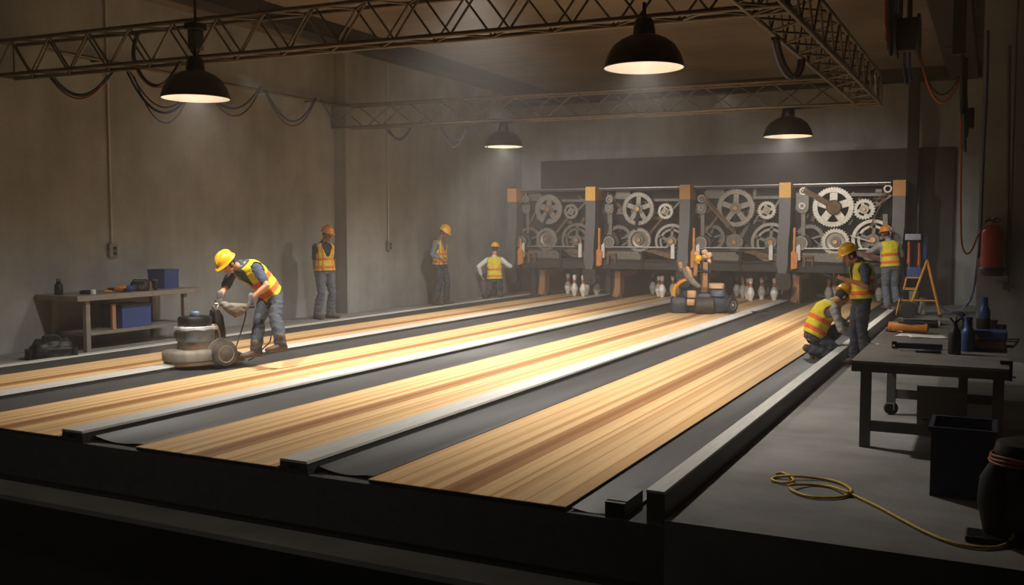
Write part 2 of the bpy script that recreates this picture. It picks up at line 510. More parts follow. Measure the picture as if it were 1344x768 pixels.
class Frame:
    """a standing place: r runs across the line of sight, d along it, u up"""
    def __init__(s, x, base):
        s.base = V(base); s.yaw = CAM_YAW - math.atan((x - 672) / CAM_F)
        s.R = V((math.cos(s.yaw), math.sin(s.yaw), 0)); s.D = V((-math.sin(s.yaw), math.cos(s.yaw), 0))

    def q(s, x, y, d=0.):
        rd = _ray(x, y); t = (s.base.dot(s.D) + d) / rd.dot(s.D)
        p = V((0, 0, CAM_H)) + rd * t - s.base
        return V((p.dot(s.R), d, p.z))

    def g(s, x, y, z=0.):
        p = gz(x, y, s.base.z + z) - s.base
        return V((p.dot(s.R), p.dot(s.D), z))

    def k(s, x, d=0., u=.087):   # an ankle above the ground
        q = s.q(x, 500, d); return V((q.x, d, u))

    def w(s, p):
        return s.base + s.R * p[0] + s.D * p[1] + V((0, 0, p[2]))

    def W(s, x, y, d=0.):
        return s.w(s.q(x, y, d))


TORSO = [(-.17, .10, .085), (-.1, .145, .105), (0, .168, .118), (.12, .166, .118), (.3, .148, .108), (.48, .146, .110), (.66, .162, .118), (.82, .176, .116), (.92, .170, .102), (1.0, .130, .084), (1.07, .075, .064)]


def ik(a, c, l1, l2, hint):
    d = c - a; L = d.length; mx = (l1 + l2) * .995
    if L > mx:
        c = a + d.normalized() * mx; d = c - a; L = mx
    mn = abs(l1 - l2) + .03
    if L < mn:
        c = a + d.normalized() * mn; d = c - a; L = mn
    x = (l1 * l1 - l2 * l2 + L * L) / (2 * L)
    h = math.sqrt(max(0, l1 * l1 - x * x))
    n = d.normalized(); k = hint - n * hint.dot(n)
    k = k.normalized() if k.length > 1e-5 else V((0, 0, 1))
    return a + n * x + k * h, c


def interp(tab, t):
    for (t0, a0, b0), (t1, a1, b1) in zip(tab[:-1], tab[1:]):
        if t <= t1:
            k = (t - t0) / (t1 - t0); k = max(0, k); k = k * k * (3 - 2 * k) * .4 + k * .6
            return a0 + (a1 - a0) * k, b0 + (b1 - b0) * k
    return tab[-1][1:]


def limb(bm, pts, rads, n=14):
    """tapered limb along a smoothed polyline, with rounded ends"""
    P = [V(p) for p in pts]
    path, rr = [], []
    for i in range(len(P) - 1):
        for j in range(4):
            k = j / 4
            path.append(P[i].lerp(P[i + 1], k)); rr.append(rads[i] + (rads[i + 1] - rads[i]) * k)
    path.append(P[-1]); rr.append(rads[-1])
    a = (path[0] - path[1]).normalized(); b = (path[-1] - path[-2]).normalized()
    path = [path[0] + a * rr[0] * .8, path[0] + a * rr[0] * .45] + path + [path[-1] + b * rr[-1] * .45, path[-1] + b * rr[-1] * .8]
    rr = [rr[0] * .5, rr[0] * .85] + rr + [rr[-1] * .85, rr[-1] * .5]
    return tube(bm, path, rr, n)


def hand(bm, w, d, n, side, curl, s, grow=0.):
    """palm, four fingers and a thumb from the wrist w along d, palm facing n"""
    d = d.normalized(); n = (n - d * n.dot(d)).normalized(); x = d.cross(n) * side
    G = grow
    rings = []
    for t, a, b in ((-.01, .024, .020), (.02, .032, .020), (.055, .040, .018), (.085, .041, .015), (.097, .034, .011)):
        rings.append(ring(w + d * (t * s), x, n, (a + G) * s, (b + G) * s, 14))
    loft(bm, rings)
    for i, (ox, L) in enumerate(((.031, .072), (.0105, .080), (-.0105, .075), (-.031, .058))):
        p = w + d * (.088 * s) + x * (ox * s); ang = 0.; pts = [p - d * .02 * s]; pts.append(p)
        for sg, c in ((.45, .7), (.32, .9), (.23, .7)):
            ang += curl * c * (1 + .08 * i)
            p = p + (d * math.cos(ang) + n * math.sin(ang) + x * (ox * 1.5 * (1 - min(1, curl)))).normalized() * (L * sg * s)
            pts.append(p)
        tube(bm, pts, [(.0095 + G) * s, (.0095 + G) * s, (.0088 + G) * s, (.008 + G) * s, (.0066 + G) * s], 8)
    p = w + d * (.022 * s) + x * (.026 * s)
    a = (x * .8 + d * .75 + n * .35).normalized(); b = (x * .25 + d * .9 + n * (.35 + .4 * curl)).normalized()
    tube(bm, [p - x * .012 * s, p, p + a * .045 * s, p + a * .045 * s + b * .036 * s], [(.014 + G) * s, (.0135 + G) * s, (.011 + G) * s, (.0085 + G) * s], 8)
    return bm


def foot(bm, an, td, s, grow=0., boot=False):
    """foot or boot below the ankle an, pointing along td"""
    td = V((td[0], td[1], 0)).normalized() if len(td) < 3 or abs(td[2]) < .01 else V(td).normalized()
    if abs(td.z) > .3:
        up = V((0, 0, 1)) - td * td.z; up = up.normalized() if up.length > .1 else V((1, 0, 0))
    else:
        up = V((0, 0, 1))
    x = td.cross(up).normalized(); g = grow
    sole = an - up * (.085 * s)
    rings = []
    for t, a, h in ((-.085, .022, .05), (-.07, .034, .075), (-.02, .038, .10), (.04, .040, .085), (.10, .046, .062), (.155, .046, .05), (.185, .036, .042), (.20, .018, .03)):
        hh = (h + g) * s
        c = sole + td * (t * (1 + g * 3) * s) + up * (hh / 2)
        rings.append(ring(c, x, up, (a + g) * s, hh / 2, 14, .75))
    loft(bm, rings)
    limb(bm, [an - up * .03 * s, an + up * (.05 if not boot else .09) * s], [(.042 + g) * s, (.045 + g) * s])
    return bm


def person(label, fr, s, P, N, face, hc, look, wr, el, ank, kn, toe, hatm, vest, shirt, sleeve, trous, skin, hd=None, palm=None, curl=.6,
           bend=0., sh=None, glove=None, group=None, seed=1, hipface=None, boots=None, cuff=None):
    """wr, el, ank, kn, toe: (left, right) - wrist targets, elbow and knee hints; everything in the frame's r, d, u"""
    f = V((math.cos(math.radians(face)), math.sin(math.radians(face)), 0))
    a = (N - P).normalized(); lat = V((0, 0, 1)).cross(f); lat = (lat - a * lat.dot(a)).normalized(); fr_ = lat.cross(a).normalized()
    fh = f if hipface is None else V((math.cos(math.radians(hipface)), math.sin(math.radians(hipface)), 0))
    lh = V((0, 0, 1)).cross(fh); L = (N - P).length

    def tc(t):
        k = max(0, min(1, t))
        return P + a * (L * t) - fr_ * (bend * 4 * k * (1 - k)), (lh.lerp(lat, k)).normalized(), fr_

    def torso(bm, t0, t1, g, m=15, n=26):
        rg = []
        for i in range(m + 1):
            t = t0 + (t1 - t0) * i / m; c, l, fo = tc(t); l = (l - a * l.dot(a)).normalized(); A, B = interp(TORSO, t)
            rg.append(ring(c, l, fo, (A + g) * s, (B + g) * s, n, .9))
        return loft(bm, rg)

    if sh is None:
        c = tc(.90)[0]; sh = (c + lat * .178 * s, c - lat * .178 * s)
    hip = (P + lh * .092 * s - V((0, 0, .02 * s)), P - lh * .092 * s - V((0, 0, .02 * s)))
    E, W_, K, A_ = [], [], [], []
    for i in range(2):
        e, w = ik(V(sh[i]), V(wr[i]), .295 * s, .265 * s, V(el[i])); E.append(e); W_.append(w)
        k, an = ik(V(hip[i]), V(ank[i]), .43 * s, .425 * s, V(kn[i])); K.append(k); A_.append(an)
    hd = hd or [None, None]; palm = palm or [None, None]
    HD = [V(hd[i]).normalized() if hd[i] else (W_[i] - E[i]).normalized() for i in range(2)]
    PN = [V(palm[i]) if palm[i] else (lat * (-1 if i == 0 else 1) + f * .2) for i in range(2)]
    lk = V(look).normalized(); hl = V((0, 0, 1)).cross(lk).normalized(); hu = lk.cross(hl).normalized()
    RH = Matrix((hl, lk, hu)).transposed()
    H = lambda x, y, z: V(hc) + hl * (x * s) + lk * (y * s) + hu * (z * s)

    def legs(bm, g, t1=1., n=14, flare=0.):
        for i in range(2):
            an = K[i].lerp(A_[i], t1)
            calf = K[i].lerp(A_[i], .3) - (fh * .012 * s)
            limb(bm, [hip[i], hip[i].lerp(K[i], .5), K[i], calf, an],
                 [(.088 + g) * s, (.080 + g) * s, (.058 + g) * s, (.060 + g + flare * .3) * s, (.042 + g + flare) * s], n)

    def arm(bm, i, g, t1, g2=None):
        g2 = g if g2 is None else g2
        pts = [V(sh[i]), V(sh[i]).lerp(E[i], .5), E[i]]; rd = [(.056 + g) * s, (.050 + g) * s, (.043 + g2) * s]
        if t1 <= 1:
            e = V(sh[i]).lerp(E[i], t1); pts = [V(sh[i]), V(sh[i]).lerp(e, .5), e]; rd = [(.056 + g) * s, (.052 + g) * s, (.048 + g2) * s]
        else:
            k = t1 - 1
            pts += [E[i].lerp(W_[i], min(.3, k)), E[i].lerp(W_[i], k)]; rd += [(.043 + g2) * s, (.043 - .012 * k + g2) * s]
        limb(bm, pts, rd)

    # the body: one continuous skin
    bm = bmn(); torso(bm, -.17, 1.07, -.004); legs(bm, -.004)
    for i in range(2):
        arm(bm, i, -.004, 2., -.004)
        hand(bm, W_[i], HD[i], PN[i], 1 if i == 0 else -1, curl, s)
        foot(bm, A_[i], V(toe[i]), s)
    limb(bm, [tc(1.0)[0], H(0, -.02, -.06)], [.058 * s, .054 * s])
    ell(bm, H(0, 0, .02), (.074 * s, .094 * s, .104 * s), R=RH)
    ell(bm, H(0, .03, -.062), (.052 * s, .056 * s, .054 * s), R=RH)
    ell(bm, H(0, .078, -.10), (.024 * s, .018 * s, .018 * s), R=RH)
    ell(bm, H(0, .096, -.024), (.013 * s, .021 * s, .026 * s), R=RH)
    ell(bm, H(0, .080, .018), (.050 * s, .018 * s, .012 * s), R=RH)
    for k in (-1, 1):
        ell(bm, H(.076 * k, -.008, -.02), (.011 * s, .022 * s, .032 * s), R=RH)
    bm = remesh(bm, .0068, 2)
    loc = fr.base
    body = bpy.data.objects.new('person', fin(bm, 'person', skin, 180)); COL.objects.link(body)
    body.location = loc; body.rotation_euler = (0, 0, fr.yaw); body['label'] = label; body['category'] = 'person'
    if group: body['group'] = group
    ROOTM[body] = Matrix.Translation(loc) @ Matrix.Rotation(fr.yaw, 4, 'Z')
    pt = lambda nm, b, m, sm=180: part(nm, b, m, body, sm, local=True)
    # face
    for k in (-1, 1):
        b = bmn(); ell(b, H(.031 * k, .083, -.004), (.012 * s, .010 * s, .007 * s), 10, 6, RH); pt('eye', b, M_EYE)
    b = bmn(); ell(b, H(0, .090, -.066), (.022 * s, .007 * s, .007 * s), 10, 6, RH); pt('mouth', b, M_LIP)
    b = bmn(); ell(b, H(0, -.014, .012), (.0795 * s, .090 * s, .098 * s), 18, 12, RH); pt('hair', b, M_HAIR)
    # hard hat
    b = bmn(); n = 32; rg = []
    def hr(z, ax, ay, brim=0.):
        o = []; ax *= 1.10; ay *= 1.08; z *= 1.06
        for i in range(n):
            t = 2 * PI * i / n; c, sn = math.cos(t), math.sin(t)
            e = brim * (.30 + .70 * max(0, sn) ** 2)
            o.append(H((ax + e * .7) * c, (ay + e) * sn - .004, z - (e * .25 if brim else 0)))
        return o
    rg += [hr(.046, .088, .108), hr(.044, .098, .120, .052), hr(.050, .098, .120, .054), hr(.056, .099, .121, .004)]
    for k in range(1, 9):
        ph = PI / 2 * k / 8.5
        rg.append(hr(.056 + .112 * math.sin(ph), .099 * math.cos(ph) ** .85, .121 * math.cos(ph) ** .85))
    loft(b, rg)
    rp_ = [H(0, .127 * math.cos(t) - .004, .063 + .119 * math.sin(t)) for t in [PI * (.1 + .8 * k / 12) for k in range(13)]]
    tube(b, rp_, .012 * s, 8)
    for k in (-1, 1):
        tube(b, [H(.049 * k, .113 * math.cos(t) - .004, .061 + .109 * math.sin(t)) for t in [PI * (.15 + .7 * q / 10) for q in range(11)]], .008 * s, 6)
    pt('hard_hat', b, hatm, 60)
    # clothes
    b = bmn(); torso(b, -.16, .16, .020, 8); legs(b, .016, .97, flare=.018)
    b = remesh(b, .012, 3); wrinkle(b, .013 * s, 13, seed); wrinkle(b, .006 * s, 30, seed + 3); pt('trousers', b, trous)
    b = bmn(); torso(b, .06, 1.045, .012, 14)
    limb(b, [tc(.98)[0], tc(1.07)[0]], [.080 * s, .068 * s])
    for i in range(2):
        arm(b, i, .012, sleeve, .012)
    b = remesh(b, .011, 3); wrinkle(b, .009 * s, 18, seed + 1); wrinkle(b, .004 * s, 40, seed + 5); pt('shirt', b, shirt)
    # vest: an open shell with arm holes and a V neck
    b = bmn(); nt, nn = 40, 72
    lay_t = b.verts.layers.float.new('vt'); lay_s = b.verts.layers.float.new('vs')
    gr = []
    for i in range(nt + 1):
        t = .0 + 1.03 * i / nt; c, l, fo = tc(t); l = (l - a * l.dot(a)).normalized(); A, B = interp(TORSO, t)
        fl = .036 + .012 * max(0, .3 - t)
        row = []
        for j in range(nn):
            th = 2 * PI * j / nn
            cs, sn = math.cos(th), math.sin(th)
            p = c + l * ((A + fl) * s * math.copysign(abs(cs) ** .88, cs)) + fo * ((B + fl) * s * math.copysign(abs(sn) ** .88, sn))
            w = noise.noise(V((p.x, p.y, p.z * 1.8)) * 11 + V((seed * 2.3, 0, 0))) * .012 * s
            p = p + (l * cs + fo * sn) * w
            v = b.verts.new(p); v[lay_t] = t
            dv = abs((th - PI / 2 + PI) % (2 * PI) - PI) / PI       # 0 at the front, 1 at the back
            v[lay_s] = dv * 2 if dv < .5 else .99 if True else 0
            row.append(v)
        gr.append(row)
    for i in range(nt):
        t = 1.03 * (i + .5) / nt
        for j in range(nn):
            th = 2 * PI * (j + .5) / nn
            ls = min(abs((th + PI) % (2 * PI) - PI), abs((th - PI + PI) % (2 * PI) - PI))
            dl = math.degrees(ls); df = abs(math.degrees((th - PI / 2 + PI) % (2 * PI) - PI))
            if .60 < t < .965 and dl < 34 * math.sqrt(max(0, 1 - ((t - .79) / .19) ** 2)): continue
            if t > .52 and df < 6 + 62 * (t - .52): continue
            if t <= .52 and df < 1.5: continue
            k = (j + 1) % nn
            b.faces.new((gr[i][j], gr[i][k], gr[i + 1][k], gr[i + 1][j]))
    bmesh.ops.delete(b, geom=[v for v in b.verts if not v.link_faces], context='VERTS')
    vo = pt('safety_vest', b, vest)
    so = vo.modifiers.new('thick', 'SOLIDIFY'); so.thickness = .008 * s
    # boots and gloves
    for i in range(2):
        b = bmn(); foot(b, A_[i], V(toe[i]), s, .010, True); b = remesh(b, .009, 2); pt('boot', b, boots or M_BOOT)
    if glove:
        for i in range(2):
            b = bmn(); hand(b, W_[i], HD[i], PN[i], 1 if i == 0 else -1, curl, s, .0035)
            limb(b, [W_[i] - HD[i] * .05 * s, W_[i]], [.040 * s, .034 * s]); b = remesh(b, .006, 1); pt('glove', b, glove)
    return body, E, W_, HD
# workers ------------------------------------------------------------
F1 = Frame(345, gz(350, 474))
p1 = person('worker in yellow hard hat bending over the dusty floor sander', F1, 1.0,
    P=F1.q(356, 387, .0), N=F1.q(318, 350, -.12), face=228, hc=F1.q(299, 346, -.22), look=(-.55, -.40, -.62),
    wr=(F1.q(329, 393, -.42), F1.q(288, 390, -.42)), el=((.9, -.2, .1), (-.25, .6, -.7)), ank=(F1.g(371, 478, .087), F1.g(333, 473, .087)),
    kn=((-.6, -.8, 0), (-.7, -.6, 0)), toe=((-.85, -.5, 0), (-.9, -.4, 0)), hatm=M_HATY, vest=M_VEST, shirt=M_SHBLUE, sleeve=.72, trous=M_DENIM, skin=M_SKIN,
    hd=((-.15, -.1, -.95), (-.1, -.1, -.95)), palm=((-.6, .7, 0), (.4, .8, 0)), curl=1.15, bend=.05, sh=(F1.q(337, 352, -.22), F1.q(303, 362, .06)), glove=M_GLOVE, seed=1, hipface=215)
F2 = Frame(424, gz(425, 418.5))
person('worker in orange hard hat and black sleeves standing by the wall corner', F2, 1.0,
    P=F2.q(426, 355), N=F2.q(425, 320), face=-62, hc=F2.q(429.5, 308, -.05), look=(.72, -.68, -.22),
    wr=(F2.q(438, 361, .05), F2.q(414.5, 362, -.05)), el=((.2, .6, 0), (-.5, .5, 0)), ank=(F2.k(434, .10), F2.k(417, -.03)),
    kn=((.6, -.8, 0), (.6, -.8, 0)), toe=((.95, -.35, 0), (.6, -.8, 0)), hatm=M_HATO, vest=M_VESTF, shirt=M_SHBLK, sleeve=.75, trous=M_DENIMB, skin=M_SKIND, curl=.35, seed=2)
F3 = Frame(580, gz(579, 400))
p3 = person('worker in yellow hard hat standing at the lane edge, looking down', F3, 1.0,
    P=F3.q(578, 346.5), N=F3.q(577, 316, -.02), face=-30, hc=F3.q(583, 305, -.05), look=(.75, -.35, -.5),
    wr=(F3.q(584, 340, -.15), F3.q(580.5, 341, -.38)), el=((-.2, .7, -.3), (-.6, -.2, -.3)), ank=(F3.k(586.5, .12), F3.k(572, -.05)),
    kn=((.8, -.4, 0), (.8, -.4, 0)), toe=((.9, -.4, 0), (.9, -.3, 0)), hatm=M_HATY, vest=M_VESTF, shirt=M_SHBG, sleeve=1.55, trous=M_DENIM, skin=M_SKIND, curl=.8, seed=3)
F4 = Frame(649, gz(648, 391.2))
person('worker in white sleeves kneeling with back turned beside the left lane', F4, 1.0,
    P=F4.q(649.5, 366), N=F4.q(649, 338, .03), face=82, hc=F4.q(650, 327, .05), look=(.25, .9, -.2),
    wr=(F4.q(632, 362, .05), F4.q(665, 350, .32)), el=((-.7, -.3, -.3), (.8, -.2, -.5)), ank=(F4.k(637, -.30, .06), F4.k(656, -.30, .06)),
    kn=((-.05, .9, -.6), (.1, .9, -.6)), toe=((-.25, -.75, -.6), (.05, -.8, -.6)), hatm=M_HATY, vest=M_VESTF, shirt=M_SHWHT, sleeve=1.85, trous=M_DENIM, skin=M_SKIN, curl=.5, seed=4)
F5 = Frame(1085, gz(1075, 467))
p5 = person('worker kneeling in the right gutter, reaching to the edge rail', F5, 1.0,
    P=F5.q(1069, 441, 0), N=F5.q(1093, 399, .06), face=22, hc=F5.q(1105.5, 389, .02), look=(.52, .38, -.62),
    wr=(F5.q(1124, 437, .40), F5.q(1126, 443, -.06)), el=((.1, .5, -.8), (-.3, -.5, -.8)), ank=(F5.q(1074, 458, .2), F5.q(1066, 461, -.10)),
    kn=((.9, .25, .5), (.95, -.05, .22)), toe=((-.5, .1, -.8), (-.45, .0, -.8)), hatm=M_HATY, vest=M_VEST, shirt=M_SHGRY, sleeve=1.9, trous=M_DENIMK, skin=M_SKIN, curl=.45, bend=.05,
    hd=((.8, .1, -.5), (.85, .05, -.5)), palm=((0, -.3, -1), (0, .2, -1)), seed=5)
F6 = Frame(1128, gz(1128, 481))
p6 = person('worker in yellow hard hat standing by the rail, looking down at a tablet', F6, .89,
    P=F6.q(1131, 391), N=F6.q(1128, 345.5, 0), face=196, hc=F6.q(1115, 335.5, -.02), look=(-.85, -.22, -.42),
    wr=(F6.q(1112, 367, -.26), F6.q(1106, 365, .06)), el=((.6, -.3, -.8), (.2, .5, -.8)), ank=(F6.k(1137, -.05, .08), F6.k(1121, .10, .08)),
    kn=((-.95, -.2, 0), (-.95, -.2, 0)), toe=((-.9, -.3, 0), (-.95, -.2, 0)), hatm=M_HATY, vest=M_VEST, shirt=M_SHBLUE, sleeve=.85, trous=M_DENIMK, skin=M_SKIN, curl=.7, bend=.03,
    hd=((-.95, .15, .1), (-.95, -.1, .1)), palm=((0, .3, .9), (0, -.3, .9)), seed=6)
F7 = Frame(1168, gz(1168, 406))
person('worker with back turned, reaching into the rightmost pinsetter', F7, 1.0,
    P=F7.q(1169, 350), N=F7.q(1166.5, 317.5, .05), face=112, hc=F7.q(1162, 307, .12), look=(-.62, .72, -.15),
    wr=(F7.q(1138, 331, .42), F7.q(1172, 338, .42)), el=((-.5, -.2, -.8), (.7, -.1, -.5)), ank=(F7.k(1162, -.03), F7.k(1175, .05)),
    kn=((-.3, .9, 0), (-.3, .9, 0)), toe=((-.5, .8, 0), (-.1, .95, 0)), hatm=M_HATO, vest=M_VEST, shirt=M_SHGRY, sleeve=1.8, trous=M_DENIMB, skin=M_SKIND, curl=.6, seed=7)
# ------------------------------------------------------------------ the setting
LANES = [(-10.447, -9.131), (-8.298, -6.889), (-6.007, -4.593), (-3.787, -2.311)]
YF, YB = 5.36, 25.95          # front edge and end of the lanes
XW, XW2 = -12.15, -11.86      # left wall before and beyond the step
ZC = 5.35
b = bmn()
bbox(b, -1.68, 3.2, YF, 24.3, -.40, 0)
bbox(b, XW - .3, -11.08, 3.0, 24.3, -.40, 0)
struct('floor', b, M_FLOOR)
b = bmn(); bbox(b, -11.08, -1.68, 3.0, 26.3, -.40, -.035)
bbox(b, XW - .3, 3.2, 3.0, YF, -2.2, -1.6) if False else None
bmesh.ops.delete(b, geom=[v for v in b.verts if v.co.y < 0], context='VERTS')
b.free(); b = bmn(); bbox(b, -11.08, -1.68, YF, 26.3, -.40, -.035)
struct('floor_lane_base', b, M_SLAB)
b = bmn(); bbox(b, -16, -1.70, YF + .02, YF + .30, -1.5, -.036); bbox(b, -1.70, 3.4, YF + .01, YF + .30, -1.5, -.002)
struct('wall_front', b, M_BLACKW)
b = bmn(); bbox(b, -16, -1.72, 5.07, YF + .02, -.50, -.46)
struct('trim_1', b, M_LEDGE)
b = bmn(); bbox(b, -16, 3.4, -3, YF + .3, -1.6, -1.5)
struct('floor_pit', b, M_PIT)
b = bmn()
bbox(b, XW - .3, XW, 2.0, 16.12, -.4, ZC + .2); bbox(b, XW - .3, XW2, 16.12, 26.5, -.4, ZC + .2)
struct('wall_left', b, M_WALL)
b = bmn()
bbox(b, XW2, 3.4, 24.3, 26.4, 2.8, ZC + .2); bbox(b, -1.55, 3.4, 24.3, 26.4, -.4, 2.8); bbox(b, XW2, -11.25, 24.3, 26.4, -.4, 2.8)
bbox(b, -11.25, -1.55, 26.2, 26.5, -.4, 2.8)
struct('wall_back', b, M_WALL)
b = bmn(); bbox(b, -11.2, -.82, 24.16, 24.3, 2.75, 3.62); bbox(b, -1.55, -.82, 24.16, 24.3, 0, 2.75)  # strip down to the floor: dark alcove put in as a dark sheet
struct('trim_2', b, M_WALLD, 'dark masking panel above the pinsetters with a dark sheet for the alcove')
b = bmn(); bbox(b, -.18, .36, 14.4, 24.3, -.4, ZC + .2); bbox(b, .36, 3.4, 14.34, 24.3, -.4, ZC + .2); bbox(b, 3.2, 3.4, YF, 14.4, -.4, ZC + .2)
struct('wall_right', b, M_WALL)
b = bmn(); bbox(b, XW - .3, 3.4, 1.5, 26.5, ZC, ZC + .2)
struct('ceiling', b, M_CEIL)
b = bmn(); bbox(b, -10.9, -10.45, 1.5, 23.45, ZC - .28, ZC); struct('beam_left', b, M_BEAM)
b = bmn(); bbox(b, -.95, -.38, 1.5, 23.45, ZC - .34, ZC); struct('beam_right', b, M_BEAM)
b = bmn(); bbox(b, XW2, 3.2, 23.45, 23.8, ZC - .28, ZC); struct('beam_back', b, M_BEAM)
b = bmn(); bbox(b, -1.78, -1.55, 23.45, 23.68, 0, ZC - .28); bbox(b, -1.82, -1.51, 23.41, 23.72, 0, .05)
struct('column_right', b, M_BEAM)

# ------------------------------------------------------------------ lanes, caps and gutters
LN = ['leftmost wooden bowling lane, along the concrete walkway', 'second wooden bowling lane from the left, in front of the sander',
      'third wooden bowling lane from the left, with the blue-black robot machine at its far end', 'rightmost wooden bowling lane, beside the kneeling worker']
for i, (x0, x1) in enumerate(LANES):
    t = thing('bowling_lane', LN[i], 'bowling lane', (x0, YF, -.035), group='bowling lanes')
    b = bmn(); bbox(b, x0, x1, YF, YB, -.006, 0); part('lane_boards', b, M_LANE, t)
    b = bmn(); bbox(b, x0 + .003, x1 - .003, YF + .004, YB, -.028, -.0061); part('lane_edge', b, M_BLACK, t)
    b = bmn()
    for k in range(3):
        xx = x0 + .12 + (x1 - x0 - .24) * k / 2
        bbox(b, xx - .04, xx + .04, YF + .05, YB, -.035, -.0281)
    part('lane_bearer', b, M_BLACK, t)
CAPX = [(-11.08, -10.93), (-9.10, -8.86), (-6.862, -6.60), (-4.566, -4.30)]
CN = ['grey capping along the left walkway beside the leftmost lane', 'grey capping between the two leftmost lanes, with the sander over it', 'grey capping between the second and third lanes', 'wide grey capping between the third lane and the rightmost lane']
GN = ['dark gutter left of the leftmost lane', 'dark gutter left of the second lane', 'dark gutter left of the third lane', 'dark gutter left of the rightmost lane']
for i, (x0, x1) in enumerate(CAPX):
    t = thing('lane_capping', CN[i], 'capping', (x0, YF, -.035), group='capping strips')
    zt = .065 if i else .03; w = x1 - x0; s = .02
    ol = [(0, -.035), (w, -.035), (w - s, zt - .012), (w - s, zt), (s, zt), (0, -.035)][:-1]
    b = bmn()
    if i:
        # end face with its square opening, then the long body
        prism(b, [(0, -.034), (w, -.034), (w - s * .6, zt - .018), (s * .6, zt - .018)], (x0, YF + .04, 0), (1, 0, 0), (0, 0, 1), (0, 23.4 - YF, 0))
        part('capping_body', b, M_CAPE, t)
        b = bmn()
        h0, h1, z0, z1 = w * .32, w * .68, -.010, .030
        for q in ([(0, -.034), (w, -.034), (w - .005, z0), (.005, z0)], [(.005, z0), (h0, z0), (h0, z1), (s * .5, z1)], [(h1, z0), (w - .005, z0), (w - s * .5, z1), (h1, z1)], [(s * .5, z1), (w - s * .5, z1), (w - s * .6, zt - .018), (s * .6, zt - .018)]):
            prism(b, q, (x0, YF, 0), (1, 0, 0), (0, 0, 1), (0, .04, 0))
        part('capping_end', b, M_CAPE, t)
        b = bmn(); prism(b, [(s * .3, zt - .018), (w - s * .3, zt - .018), (w - s * .8, zt), (s * .8, zt)], (x0, YF - .002, 0), (1, 0, 0), (0, 0, 1), (0, 23.4 - YF, 0))
        part('capping_top', b, M_CAP, t)
    else:
        b = bmn(); prism(b, [(0, -.034), (w, -.034), (w - s, zt), (0, zt)], (x0, YF, 0), (1, 0, 0), (0, 0, 1), (0, 17.6, 0)); part('capping_top', b, M_CAP, t)
    # the gutter trough to the right of it
    g0, g1 = x1 + .012, LANES[i][0] - .02
    t = thing('gutter', GN[i], 'gutter', (g0, YF, -.035), group='gutters')
    pr = []
    n = 10
    for k in range(n + 1):
        u = k / n; z = .018 * (1 - u) ** 2 - .022 * math.sin(PI * min(1, u * 1.15)) - .004
        pr.append((g0 + (g1 - g0) * u, max(z, -.031)))
    poly = [(p[0], p[1]) for p in pr] + [(p[0], p[1] - .004) for p in reversed(pr)]
    b = bmn(); prism(b, poly, (0, YF + .10, 0), (1, 0, 0), (0, 0, 1), (0, 23.4 - YF, 0)); part('trough', b, M_GUT, t, smooth=50)
    b = bmn(); bbox(b, g0 - .008, g0 + .006, YF + .10, 23.5, -.034, .016); part('trough_lip', b, M_BLACKM, t)
# the gutter at the right of the last lane, its stub and the edge rail
g0, g1 = LANES[3][1] + .02, -1.93
t = thing('gutter', 'dark gutter right of the rightmost lane, where the worker kneels', 'gutter', (g0, YF, -.035), group='gutters')
b = bmn(); pr = [(g0 + (g1 - g0) * k / 10, max(-.031, -.014 - .017 * math.sin(PI * min(1, k / 8)) + .02 * max(0, k / 10 - .8))) for k in range(11)]
prism(b, [p for p in pr] + [(p[0], p[1] - .003) for p in reversed(pr)], (0, YF + .05, 0), (1, 0, 0), (0, 0, 1), (0, 23 - YF, 0)); part('trough', b, M_GUT, t, smooth=50)
t = thing('channel_stub', 'short black channel end at the front of the right gutter', 'channel', (-2.0, YF, -.035))
b = bmn(); bbox(b, -2.06, -1.935, YF + .02, YF + .36, -.034, .06); part('channel_body', b, M_BLACKM, t)
b = bmn(); bbox(b, -2.062, -1.933, YF + .06, YF + .36, .0601, .066); part('channel_top', b, M_GUT, t)
t = thing('edge_rail', 'long grey edge rail between the right gutter and the concrete floor', 'rail', (-1.85, YF, -.03))
b = bmn(); prism(b, [(-1.81, -.034), (-1.69, -.034), (-1.69, .0), (-1.70, .14), (-1.81, .14)], (0, YF + .06, 0), (1, 0, 0), (0, 0, 1), (0, 16.9, 0)); part('rail_body', b, M_RAIL, t)
b = bmn(); bbox(b, -1.812, -1.70, YF + .055, YF + 17, .14, .155); part('rail_top', b, M_CAP, t)  # pale top over darker body: lit top and shaded side put into colour

# ------------------------------------------------------------------ pinsetters
COLX = [-11.40, -9.17, -6.71, -4.33, -1.87]
YM = 23.1


def ppm(X, Y):
    return CAM_F / (abs(X) * .4475 + Y * .894)


